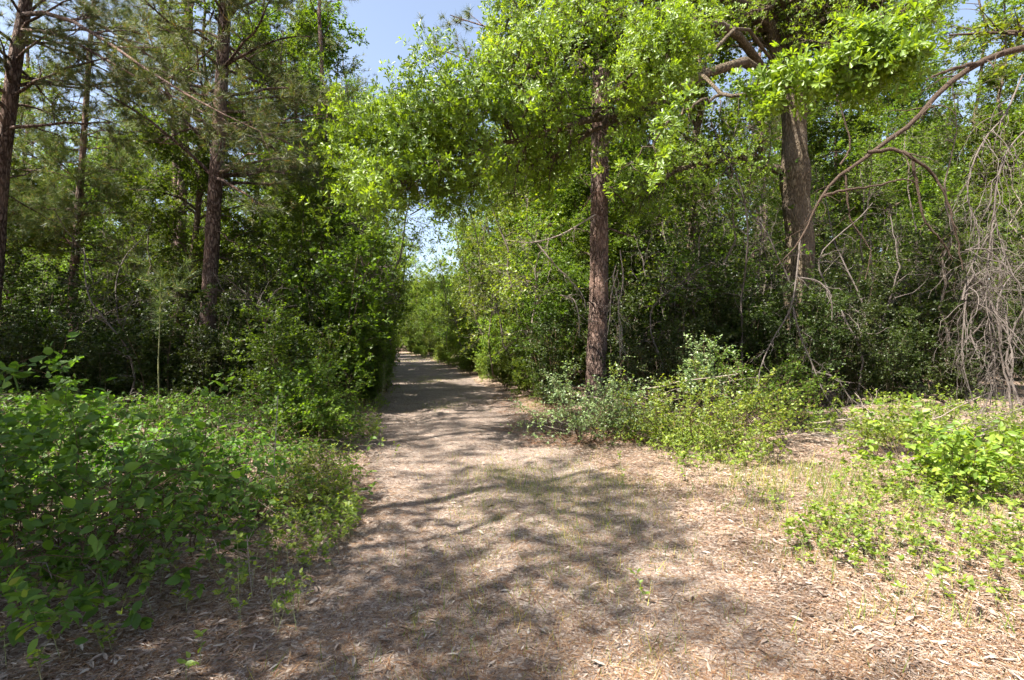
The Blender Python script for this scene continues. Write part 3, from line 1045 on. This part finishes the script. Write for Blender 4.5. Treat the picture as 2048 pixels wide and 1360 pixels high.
# thin saplings
for x, y, _ in scatter(46, (3, 24), (11.5, 24), 1.0, rng, lambda x, y: x > pr(y) + 3 and view(x, y, 1)):
    inst('sap', rng.integers(3), 'leaf_tree', x, y, rng.uniform(0, 6.28), rng.uniform(.8, 1.2), 'sapling',
         'thin grey stemmed sapling in the thicket behind the big oak', 'tree', 'saplings right of the path')
for x, y, _ in scatter(22, (-22, -5), (12, 24), 1.0, rng, lambda x, y: x < pl(y) - 2 and view(x, y, 1)):
    inst('sap', rng.integers(3), 'leaf_tree', x, y, rng.uniform(0, 6.28), rng.uniform(.8, 1.2), 'sapling',
         'thin stemmed sapling in the dark thicket left of the path', 'tree', 'saplings left of the path')
# thicket shrubs
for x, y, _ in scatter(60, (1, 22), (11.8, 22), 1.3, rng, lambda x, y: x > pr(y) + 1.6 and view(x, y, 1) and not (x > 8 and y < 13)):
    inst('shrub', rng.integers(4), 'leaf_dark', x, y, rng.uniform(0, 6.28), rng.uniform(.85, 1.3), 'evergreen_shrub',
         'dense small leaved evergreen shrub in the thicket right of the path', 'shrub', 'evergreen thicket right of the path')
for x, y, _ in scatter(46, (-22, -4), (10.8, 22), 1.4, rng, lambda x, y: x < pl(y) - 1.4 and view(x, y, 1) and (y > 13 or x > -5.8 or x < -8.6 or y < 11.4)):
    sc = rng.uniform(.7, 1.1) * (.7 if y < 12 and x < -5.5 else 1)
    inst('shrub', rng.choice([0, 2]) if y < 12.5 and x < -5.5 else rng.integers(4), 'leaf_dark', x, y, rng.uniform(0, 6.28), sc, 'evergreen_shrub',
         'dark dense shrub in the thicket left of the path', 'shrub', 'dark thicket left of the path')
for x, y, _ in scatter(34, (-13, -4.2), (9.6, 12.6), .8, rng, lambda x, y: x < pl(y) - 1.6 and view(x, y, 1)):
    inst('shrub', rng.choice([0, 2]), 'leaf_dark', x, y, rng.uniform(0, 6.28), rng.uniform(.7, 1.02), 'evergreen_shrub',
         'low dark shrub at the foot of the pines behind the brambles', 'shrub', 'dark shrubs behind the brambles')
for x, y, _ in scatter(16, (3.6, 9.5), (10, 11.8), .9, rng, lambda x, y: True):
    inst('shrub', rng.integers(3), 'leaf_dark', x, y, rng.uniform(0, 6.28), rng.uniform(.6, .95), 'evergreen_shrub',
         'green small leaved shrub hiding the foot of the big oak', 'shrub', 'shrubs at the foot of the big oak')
for x, y, i, sc in [(6.0, 10.8, 1, .8), (7.3, 11.0, 3, .72), (6.7, 10.5, 1, .66), (5.2, 11.3, 3, .75)]:
    inst('shrub', i, 'leaf_dark', x, y, x * 3, sc, 'evergreen_shrub',
         'leafy evergreen brush standing right in front of the big oak trunk', 'shrub', 'brush before the big oak trunk')
for k, y in enumerate([12.4, 13.9, 15.8, 17.9, 21, 26, 31]):
    inst('sap', k % 3, 'leaf_tree', pl(y) - .7, y, k * 2.3, 1.0, 'sapling', 'slender sapling leaning out of the leaves at the left edge of the path', 'tree', 'saplings at the left edge of the path').rotation_euler = (0, radians(9 + k % 3 * 4), 0)
    inst('sap', (k + 1) % 3, 'leaf_oak', pr(y + 1) + 1.0, y + 1, k * 2.9, 1.0, 'sapling', 'slender sunlit sapling leaning out at the right edge of the path', 'tree', 'saplings at the right edge of the path').rotation_euler = (0, -radians(7 + k % 3 * 4), 0)
# walls of leaves beside the path
for k, y in enumerate([11.2, 12.6, 14.2, 16, 18.2, 21, 24, 28, 33, 39, 46, 55, 66, 80]):
    x = pl(y) - .9 - .02 * y + rng.normal(0, .35)
    inst('shrub', k % 4, 'leaf_tree', x, y, k * 1.7, rng.uniform(.65, 1.3) * (1 + .01 * y), 'path_shrub',
         'green shrub leaning over the left edge of the path', 'shrub', 'shrubs along the left edge of the path')
    if k > 0:
        inst('tree', k % 4, 'leaf_tree', x - 1.1 - .02 * y, y + .6, k * 2.1, [.42, .5, .5, .6, .7, .8, .8, .95, .8, 1.05][min(k - 1, 9)] * (1 + .004 * y), 'broadleaf_tree',
             'leafy tree standing close along the left edge of the path', 'tree', 'trees along the left edge of the path')
for k, y in enumerate([13.2, 14.8, 16.6, 18.6, 21, 24, 27.5, 32, 37, 41, 45, 49, 53, 57, 61, 66, 72]):
    x = pr(y) + .9 + .02 * y + rng.normal(0, .35)
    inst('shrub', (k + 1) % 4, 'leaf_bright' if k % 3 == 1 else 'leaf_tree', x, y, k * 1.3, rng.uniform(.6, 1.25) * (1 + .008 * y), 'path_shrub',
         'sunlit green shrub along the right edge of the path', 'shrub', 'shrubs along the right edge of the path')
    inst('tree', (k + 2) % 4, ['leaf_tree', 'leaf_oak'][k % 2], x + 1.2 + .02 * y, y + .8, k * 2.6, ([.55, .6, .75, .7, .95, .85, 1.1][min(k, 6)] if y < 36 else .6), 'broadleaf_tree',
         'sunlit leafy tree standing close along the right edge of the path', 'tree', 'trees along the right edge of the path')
rng = np.random.default_rng(44)
for side in (0, 1):
    y = 12.6
    k = 0
    while y < 60:
        x = (pr(y) + .15 + rng.uniform(0, .6)) if side else (pl(y) - .1 - rng.uniform(0, .5))
        inst('shrub', [0, 2][k % 2], ('leaf_bright' if k % 2 else 'leaf_tree') if side else 'leaf_tree', x, y, k * 1.9, rng.uniform(.32, .5) * (1 + .012 * y), 'path_shrub',
             'low green bush at the foot of the trees on the %s edge of the path' % ('right' if side else 'left'), 'shrub', 'low bushes along the %s edge of the path' % ('right' if side else 'left'))
        y += .9 + .05 * y
        k += 1
# where the path bends away
for k, (x, y, sc) in enumerate([(-20, 92, 1.3), (-15, 97, 1.5), (-24, 88, 1.3), (-10, 92, 1.5), (-28, 96, 1.6), (-18, 105, 1.7),
                                (-17.6, 76, 1.15), (-14.6, 79, 1.2), (-20.5, 78, 1.3), (-13.5, 70, .9), (-18.2, 67, .9)]):
    inst('tree', k % 4, 'leaf_bright', x, y, k, sc, 'broadleaf_tree', 'pale sunlit tree closing the far end of the path', 'tree', 'trees at the far end of the path')

rng = np.random.default_rng(91)
BS = []
for i in range(4):
    H = rng.uniform(3, 6)
    P = curve([(0, 0, -.1), (rng.normal(0, .15), rng.normal(0, .1), H * .3), (rng.normal(0, .5), rng.normal(0, .3), H * .7), (rng.normal(0, 1.1), rng.normal(0, .5), H)], 20)
    P[1:] += np.cumsum(rng.normal(0, .02, (19, 3)), 0)
    R = np.linspace(.026, .008, 20)
    w = Geo().tubes(P, R, 6, .05, rng)
    P1, R1 = sub(P, R, 16, rng, .25, 1, (30, 75), (.3, 1.2), 7, .15, .1, .25, .5, .004)
    P2, R2 = sub(P1, R1, 60, rng, .2, 1, (30, 75), (.1, .5), 5, .1, .1, .25, .5, .002)
    w.tubes(P1, R1, 4).tubes(P2, R2, 3)
    BS.append(w.mesh('bare_stem', M['twig_grey'], True))
for k, (x, y, _) in enumerate(scatter(15, (3, 12.5), (9.9, 13.5), .5, rng, lambda x, y: view(x, y, 0) and x > pr(y) + 2.5 and abs(x - 1.84) > .6 and rng.random() < .8)):
    o = obj('bare_stem', BS[k % 4], None, gz(x, y))
    o.rotation_euler = (0, 0, k * 1.3)
    o.scale = (1, 1, float(rng.uniform(.8, 1.2)))
    tag(o, 'thin crooked leafless grey stem among the shrubs around the big oak', 'stem', 'bare stems in the right thicket')
for k, (x, y, _) in enumerate(scatter(14, (-13, -4.5), (9.5, 13), .5, rng, lambda x, y: view(x, y, 0) and x < pl(y) - 1.5)):
    o = obj('bare_stem', BS[k % 4], None, gz(x, y))
    o.rotation_euler = (0, 0, k * 1.3)
    o.scale = (1, 1, float(rng.uniform(.6, .9)))
    tag(o, 'thin crooked leafless stem in the dark thicket behind the brambles', 'stem', 'bare stems in the left thicket')

for k, (x, y) in enumerate([(-16.2, 74), (-15, 75.5), (-17.4, 75), (-18.6, 74), (-13.8, 74), (-16.5, 77)]):
    inst('shrub', k % 4, 'leaf_bright', x, y, k, 1.5, 'path_shrub', 'pale bush where the path disappears in the distance', 'shrub', 'bushes at the far end of the path')

# the far wood, one mass
rng = np.random.default_rng(12)
g = Geo()
n = 200000
a = rng.uniform(-1.15, 1.15, n)
d = rng.uniform(60, 135, n)
x, y = np.tan(a * .75) * d, d
keep = (np.abs(x - (pl(y) + pr(y)) / 2 + 1) > 7) | (y > 96)
x, y = x[keep], y[keep]
z = rng.uniform(0, 1, len(x)) ** .8 * (13 + 5 * vnoise(x * .12, y * .12, 8) * 3)
pos = np.stack([x, y, z], -1)
g.leaves(pos, rng.standard_normal((len(x), 3)), rng.standard_normal((len(x), 3)) + [0, 0, .5], rng.uniform(.3, .6, len(x)), LEAF_FAR)
tag(obj('distant_wood', g.mesh('distant_wood', M['leaf_tree'])), 'far off wood closing the view behind the trees', 'wood', None, 'stuff')

# ---------------- trees beyond the frame to the left and behind that dapple the ground
for k, (kind, i, x, y, sc) in enumerate([
    ('tree', 1, -8.0, -.8, 1.1), ('tree', 2, -9.8, -1.6, .8),  ('pine', 1, -5.6, -1.8, .75), ('pine', 2, -7.3, -.5, .7), ('sap', 0, -5.3, .4, 1.4), ('sap', 2, -5.0, 1.6, 1.4), ('pine', 1, -5.6, 2.4, .8), 
    ('tree', 2, -13, 6.0, .9), ('pine', 0, -9, -5, .8), ('pine', 2, -9.8, 5.3, .85), ('pine', 0, -8.4, 4.1, .9), ('pine', 1, -11.5, 7.6, 1.1), ('tree', 0, -4.5, -8.0, .9), ('pine', 2, -15.5, 1, .8), ('tree', 2, -16, 9.5, .9)]):
    inst(kind, i, 'needle' if kind == 'pine' else 'leaf_tree', x, y, k * 1.9, sc, 'shade_tree', 'tree outside the picture whose shadow dapples the path', 'tree', 'trees outside the picture')

# ================================================================== PART 3: low plants and litter
def fg_shrub(name, label, cat, x, y, cm, wm='twig_live', rz=0., parts=('stems', 'foliage'), **kw):
    return make(name, label, cat, shrub(**kw), wm, cm, gz(x, y), rz, 1., None, parts)


fg_shrub('broadleaf_bush', 'dark arching broadleaf bush nearest the camera at the lower left', 'bush', -3.0, 3.15, 'leaf_bramble', seed=501, H=.95, W_=1.3,
         stems=16, twigs=700, per=6, size=(.03, .09), tmpl=LEAF_OVATE, bare=.3, r=.007, lean=.75, branches=90, up=.1)
fg_shrub('broadleaf_bush', 'low dark leafy bush left of centre at the trailside, behind the nearest bush', 'bush', -3.0, 4.6, 'leaf_bramble', seed=502, H=.55, W_=1.0,
         stems=14, twigs=520, per=6, size=(.028, .065), tmpl=LEAF_OVATE, bare=.2, r=.006, lean=.7, branches=70, up=.1)
fg_shrub('feathery_plant', 'small bright green feathery plant at the left edge of the path', 'plant', -1.85, 4.75, 'leaf_bright', seed=503, H=.42, W_=.5,
         stems=14, twigs=420, per=8, size=(.018, .032), tmpl=LEAF_FAR, bare=.15, r=.004, lean=.6, branches=70)
fg_shrub('trailside_shrub', 'loose pale green shrub with tiny leaves at the foot of the red barked pine', 'shrub', 1.25, 8.2, 'leaf_grey', seed=504, H=.75, W_=1.3,
         stems=16, twigs=900, per=8, size=(.025, .045), bare=.1, r=.008, branches=110)
fg_shrub('trailside_shrub', 'bright yellow green shrub at the front of the right thicket', 'shrub', 2.75, 7.5, 'leaf_bright', seed=505, H=.65, W_=1.5,
         stems=18, twigs=1000, per=8, size=(.028, .05), bare=.08, r=.007, branches=120)
fg_shrub('trailside_shrub', 'taller pale leaved shrub in front of the big oak', 'shrub', 3.35, 8.3, 'leaf_grey', seed=506, H=1.5, W_=.8,
         stems=8, twigs=420, per=7, size=(.03, .05), bare=.35, r=.009, branches=60)
fg_shrub('trailside_shrub', 'shrub with sunlit leaves and bare stems right of the bright yellow green shrub', 'shrub', 4.2, 8.3, 'leaf_tree', seed=507, H=1.05, W_=1.2,
         stems=16, twigs=800, per=7, size=(.028, .05), bare=.15, r=.008, branches=110)
fg_shrub('trailside_shrub', 'dark small leaved shrub behind the rounded shrub beside the red barked pine', 'shrub', 2.9, 9.6, 'leaf_dark', seed=508, H=1.5, W_=1.2,
         stems=14, twigs=900, per=8, size=(.03, .05), bare=.1, r=.009, branches=110)
fg_shrub('trailside_shrub', 'dark shrub left of the foot of the red barked pine', 'shrub', 1.0, 12.2, 'leaf_dark', seed=509, H=2.3, W_=1.1,
         stems=14, twigs=1100, per=8, size=(.035, .06), bare=.08, r=.009, branches=120)
fg_shrub('silvery_sprig', 'silvery leaved sprig standing over the litter left of the pine foot', 'plant', .85, 8.6, 'leaf_grey', seed=510, H=.85, W_=.35,
         stems=3, twigs=90, per=7, size=(.03, .05), bare=.55, r=.004, branches=16)
fg_shrub('leafy_bush', 'low leafy bush with long pointed leaves at the right edge of the picture', 'bush', 4.35, 4.85, 'leaf_bright', seed=511, H=.6, W_=.8,
         stems=16, twigs=260, per=7, size=(.045, .085), tmpl=LEAF_OVATE, bare=.25, r=.005, lean=.6, branches=60)
fg_shrub('leafy_bush', 'thin leafy bush on the litter left of the bush with long pointed leaves', 'bush', 4.6, 6.0, 'leaf_bright', seed=512, H=.45, W_=1.0,
         stems=18, twigs=260, per=6, size=(.03, .055), tmpl=LEAF_OVATE, bare=.2, r=.004, lean=.8, branches=60)
fg_shrub('compound_leaf_bush', 'tall deep green bush beside the left edge of the path behind the brambles', 'bush', -3.9, 9.4, 'leaf_tree', seed=513, H=2.0, W_=1.3,
         stems=14, twigs=1200, per=9, size=(.035, .065), bare=.12, r=.009, branches=120)
fg_shrub('compound_leaf_bush', 'lower green bush between the brambles and the path', 'bush', -2.9, 7.6, 'leaf_tree', seed=514, H=1.1, W_=1.0,
         stems=14, twigs=900, per=8, size=(.035, .065), bare=.12, r=.007, branches=110)

# pine seedlings
def seedling(name, label, x, y, H, per, seed, nb=5, size=(.12, .2), lo=.35):
    rng = np.random.default_rng(seed)
    w, c = Geo(), Geo()
    P = trunk_line(np.array([0, 0, -.05]), np.array([.03, 0, H]), 8, rng, .04)[None]
    R = np.linspace(.012, .004, 8)[None] * (1 + H * .08)
    P1, R1 = sub(P, R, nb, rng, lo, .9, (40, 70), (.12 * H, .3 * H), 5, .3, -.2, .1, .5, .003)
    w.tubes(P, R, 6).tubes(P1, R1, 4)
    for t_ in np.linspace(lo, 1, 5):
        tufts(c, P, rng, per, size, t_, (20, 95), .9)
    for t_ in (.6, 1.):
        tufts(c, P1, rng, per // 2, size, t_, (15, 80), .9)
    root = make(name, label, 'tree', (w, c), 'stem_green', 'needle', gz(x, y))
    return root


seedling('pine_seedling', 'small pine seedling with pale upright candle at the left edge of the path', -3.05, 12.0, 1.05, 60, 61)
seedling('pine_seedling', 'young pine with a silvery tuft at its tip in the dark left thicket', -6.3, 9.2, 2.75, 60, 62, 7, (.2, .3), .75)

# brambles: one mass of arching canes on the left
rng = np.random.default_rng(15)
n = 1500
y = rng.uniform(2.6, 11.5, n)
x = pl(y) - .35 - np.abs(rng.normal(0, 1, n)) * .2 - rng.uniform(0, 1, n) ** 1.1 * (y * 1.15 + pl(y) + .4)
ok = ~((y < 4.3) & (x > -2.3)) & ~((y < 3.2) & (x > -2.8))
x, y = x[ok], y[ok]
n = len(x)
a = rng.uniform(0, 2 * pi, n)
hh = rng.uniform(.2, .62, n) * np.clip((pl(y) - x) / 1.6, .35, 1)
ll = rng.uniform(.3, .9, n)
base = np.stack([x, y, hground(x, y) - .02], -1)
dv = np.stack([np.cos(a), np.sin(a), a * 0], -1)
tt = np.linspace(0, 1, 9)
P = base[:, None] + dv[:, None] * (ll[:, None] * tt ** 1.3)[..., None] + np.array([0, 0, 1.]) * (hh[:, None] * np.sin(tt * 2.1)[None] / .95)[..., None]
P += rng.normal(0, .012, P.shape)
R = np.repeat(np.linspace(.005, .002, 9)[None], n, 0)
w = Geo().tubes(P, R, 4)
P1, R1 = sub(P, R, n * 5, rng, .25, 1, (30, 80), (.06, .25), 4, .25, .1, .2, .6, .0015)
w.tubes(P1, R1, 3)
c = Geo()
near = base[rng.integers(0, n, 1)]
leaf_on(c, P1, 3, rng, (.022, .08), LEAF_OVATE, .7, .2, .5, .0, up=1., rand=.8, width=rng.uniform(.7, 1.15, len(P1) * 3))
leaf_on(c, P, 6, rng, (.03, .075), LEAF_OVATE, .8, .25, .5, .0, up=1., rand=.8)
leaf_on(c, P1[::2], 8, rng, (.012, .03), LEAF_OVATE, .7, .0, .5)
o = obj('brambles', c.mesh('bramble_leaves', M['leaf_bramble']))
tag(o, 'sprawling mass of brambles and broad leaved creepers covering the ground left of the path', 'brambles', None, 'stuff')
tag(obj('bramble_canes', w.mesh('bramble_canes', M['twig_live'], True), o), kind='stuff')
k_ = rng.random(len(P)) < .3
D = P[k_] + rng.normal(0, .15, (k_.sum(), 1, 3)) * [1, 1, .2] + [0, 0, .03]
tag(obj('dead_stalks', Geo().tubes(D, R[k_] * .8, 4).mesh('dead_stalks', M['twig_dead'], True), o), kind='stuff')
# pale canes that arch over them
for lab, pts, r0 in [('long pale cane arching over the brambles, nearest the camera', [(70, 1010, 4.2), (190, 935, 4.3), (270, 890, 4.4), (360, 870, 4.6), (420, 835, 4.8)], .006),
                     ('short curved pale cane sticking up from the brambles', [(142, 925, 4.6), (150, 890, 4.6), (160, 870, 4.6), (180, 858, 4.6)], .005),
                     ('thin reddish bare cane rising beside the feathery plant', [(555, 1075, 4.3), (548, 960, 4.3), (552, 860, 4.35), (556, 790, 4.4)], .005),
                     ('pair of dry straw coloured stalks at the lower left of the path', [(505, 1200, 3.1), (498, 1130, 3.1), (494, 1070, 3.1)], .004),
                     ('bleached straight stick lying on the litter at the lower left', [(345, 1242, 3.0), (400, 1241, 2.98), (455, 1243, 2.97)], .006)]:
    P = curve([at(*p) for p in pts], 12)
    b = P[0].copy()
    w = Geo().tubes(P - b, np.linspace(r0, r0 * .6, 12), 6)
    P1, R1 = sub(P - b, np.linspace(r0, r0 * .5, 12), 5, rng, .2, .9, (30, 60), (.05, .2), 5, .1, 0, .2, .5, .002)
    w.tubes(P1, R1, 4)
    tag(obj('cane', w.mesh('cane', M['twig_dead'], True), None, b), lab, 'cane')


# ---------------- small plants on the floor: one mass
def patch(n, xr, yr, ok, rng, cl=5, sp=.3):
    m = max(6, n // cl)
    cx_, cy_ = rng.uniform(*xr, m), rng.uniform(*yr, m)
    i_ = rng.choice(m, n * 4, p=rng.dirichlet(np.ones(m)))
    x = cx_[i_] + rng.normal(0, sp, n * 4)
    y = cy_[i_] + rng.normal(0, sp, n * 4)
    k = ok(x, y)
    return x[k][:n], y[k][:n]


rng = np.random.default_rng(16)
xs1, ys1 = [], []
for nn, xr, yr, ok in [
    (2200, (1.4, 9.5), (4.5, 9.0), lambda x, y: (x > 2.2 + (y - 4) * -.2) & (x < y + 1) & (vnoise(x * 1.6, y * 1.6, 21) > -.12) & (x > pr(y) + .9)),
    (260, (1.0, 6.5), (2.3, 5.5), lambda x, y: (x > 1.9) & (x < y * 1.1) & (vnoise(x * 2, y * 2, 22) > .05)),
    (260, (-6, -1.0), (2.2, 6.0), lambda x, y: (x < pl(y) + .15) & (x > pl(y) - 1.3)),
    (260, (-8, -2.0), (6, 14.0), lambda x, y: (x < pl(y) + .1) & (x > pl(y) - .9)),
    (500, (-9, 2.5), (9, 40), lambda x, y: (x > pr(y) + .1) & (x < pr(y) + 1.6)),
    (350, (-12, -2), (12, 40), lambda x, y: (x < pl(y) + .3) & (x > pl(y) - .8)),
    (200, (4, 18.0), (9, 16.0), lambda x, y: (x > pr(y) + 3) & (x < y + 1)),
    (24, (-2, 2.0), (2.3, 8.0), lambda x, y: (x > pl(y)) & (x < pr(y)) & (vnoise(x * 2, y * 2, 23) > .12))]:
    a_, b_ = patch(nn, xr, yr, ok, rng)
    xs1.append(a_)
    ys1.append(b_)
x, y = np.concatenate(xs1), np.concatenate(ys1)
n = len(x)
base = np.stack([x, y, hground(x, y)], -1)
H = rng.gamma(3, .045, n) + .03
top = base + np.stack([rng.normal(0, .25, n) * H, rng.normal(0, .25, n) * H, H], -1)
P = np.stack([base * (1 - s_) + top * s_ for s_ in np.linspace(0, 1, 4)], 1)
R = np.repeat(np.linspace(.0025, .001, 4)[None], n, 0)
w, c = Geo().tubes(P, R, 3), Geo()
P1, R1 = sub(P, R, n * 3, rng, .3, 1, (30, 70), (.03, .12), 3, .2, 0, .2, .6, .001)
w.tubes(P1, R1, 3)
leaf_on(c, P1, 4, rng, (.015, .042), LEAF_OVATE, .6, .3, .6, 0., up=1.3, rand=.5)
rosettes(c, P, rng, 5, (.02, .05), LEAF_OVATE)
o = obj('ground_cover', c.mesh('ground_cover', M['leaf_bright']))
tag(o, 'scattered small green seedlings on the leaf litter beside the path', 'seedlings', None, 'stuff')
tag(obj('seedling_stems', w.mesh('seedling_stems', M['stem_green'], True), o), kind='stuff')

# grass
rng = np.random.default_rng(17)
cx, cy = [], []
for nn, xr, yr, ok in [
    (700, (-1.3, 5), (2.2, 7), lambda x, y: (vnoise(x * 1.3, y * 1.3, 31) > .12) & (x < y * 1.1)),
    (500, (-.6, .9), (2.2, 6.5), lambda x, y: x > -5),
    (260, (1.6, 4.5), (2.2, 6.0), lambda x, y: x < y),
    (260, (-2, 3), (8, 14), lambda x, y: (x > pr(y) - .2) & (x < pr(y) + 1.2)),
    (500, (-9, 2), (13, 40), lambda x, y: (x > pr(y) - .5) & (x < pr(y) + .9)),
    (1500, (-16, 1), (13, 60), lambda x, y: (x > pr(y) - .8) & (x < pr(y) + 1.1)),
    (1200, (-20, -2), (11, 60), lambda x, y: (x < pl(y) + .7) & (x > pl(y) - .8)),
    (700, (-12, 0), (12, 50), lambda x, y: np.abs(x - (pl(y) + pr(y)) / 2) < .6)]:
    a_, b_ = patch(nn, xr, yr, ok, rng)
    cx.append(a_)
    cy.append(b_)
x, y = np.concatenate(cx), np.concatenate(cy)
per = 12
x = np.repeat(x + rng.normal(0, .2, len(x)), per) + rng.normal(0, .05, len(x) * per)
y = np.repeat(y + rng.normal(0, .25, len(y)), per) + rng.normal(0, .05, len(y) * per)
n = len(x)
pos = np.stack([x, y, hground(x, y)], -1)
ax = np.stack([rng.normal(0, .35, n), rng.normal(0, .35, n), np.ones(n)], -1)
c = Geo().leaves(pos, ax, rng.standard_normal((n, 3)), rng.gamma(4, .014, n) * np.where(x > 1.8, 1.7, 1) + .015, BLADE, np.clip(.05 / 1.0 + y * .03, 0.9, 3))
tag(obj('grass', c.mesh('grass', M['grass'])), 'thin green grass blades growing through the litter along the path', 'grass', None, 'stuff')

# dry leaves
rng = np.random.default_rng(18)


def litter(name, label, n, xr, yr, ok, size, mat, tmpl=LEAF_DRY, lift=.012, tilt=.35, width=(.7, 1.5), pw=1.0, cat='leaves'):
    y = yr[0] + (yr[1] - yr[0]) * rng.uniform(0, 1, n) ** pw
    x = rng.uniform(-1, 1, n) * (y * 1.12 + .5)
    k = ok(x, y)
    x, y = x[k], y[k]
    m = len(x)
    pos = np.stack([x, y, hground(x, y) + .012 + rng.uniform(0, lift, m)], -1)
    a = rng.uniform(0, 2 * pi, m)
    ax = np.stack([np.cos(a), np.sin(a), rng.normal(0, tilt * .5, m)], -1)
    nor = np.stack([rng.normal(0, tilt, m), rng.normal(0, tilt, m), np.where(rng.random(m) < .5, 1., -1.)], -1)
    g = Geo().leaves(pos, ax, nor, rng.uniform(*size, m), tmpl, rng.uniform(*width, m))
    return tag(obj(name, g.mesh(name, M[mat])), label, cat, None, 'stuff')


onp = lambda x, y: (x > pl(y)) & (x < pr(y))
litter('leaf_litter', 'curled brown dry leaves lying thick beside the path', 290000, (0, 1), (1.9, 15), lambda x, y: ~onp(x, y) | (rng.random(len(x)) < .22), (.012, .042), 'litter', pw=1.5, width=(.35, .9), tilt=.22, lift=.01)
litter('oak_leaf_litter', 'larger flat fallen oak leaves lying among the finer litter', 16000, (0, 1), (1.9, 12), lambda x, y: ~onp(x, y) | (rng.random(len(x)) < .25), (.04, .085), 'litter', pw=1.4, width=(.45, 1.0), tilt=.25, lift=.015)
litter('leaf_fragments', 'small trodden leaf fragments on the path', 130000, (0, 1), (2.0, 14), lambda x, y: (x > pl(y) - .3) & (x < pr(y) + .3), (.012, .034), 'litter', lift=.004, tilt=.16, width=(.8, 1.8), pw=1.6)
litter('pine_straw', 'thin orange brown pine needles strewn over the ground', 120000, (0, 1), (2.0, 14), lambda x, y: (x > pl(y) - 1) & (x < pr(y) + 3.5), (.08, .16), 'straw', BLADE, .012, .15, (.5, .9), 1.4, 'needles')

rng = np.random.default_rng(19)
M['straw_red'] = dry_mat('red_pine_straw', [(0, (0.066, 0.026, 0.013)), (.5, (0.158, 0.069, 0.033)), (1, (0.277, 0.158, 0.086))])
litter('pine_straw', 'reddish drift of fallen pine needles at the foot of the shrubs on the right edge of the path', 60000, (0, 1), (7.6, 15),
       lambda x, y: (x > pr(y) - .7 + .4 * vnoise(x * 2, y * 2, 41)) & (x < pr(y) + 2.6), (.1, .2), 'straw_red', BLADE, .05, .35, (.8, 1.4), 1.2, 'needles')
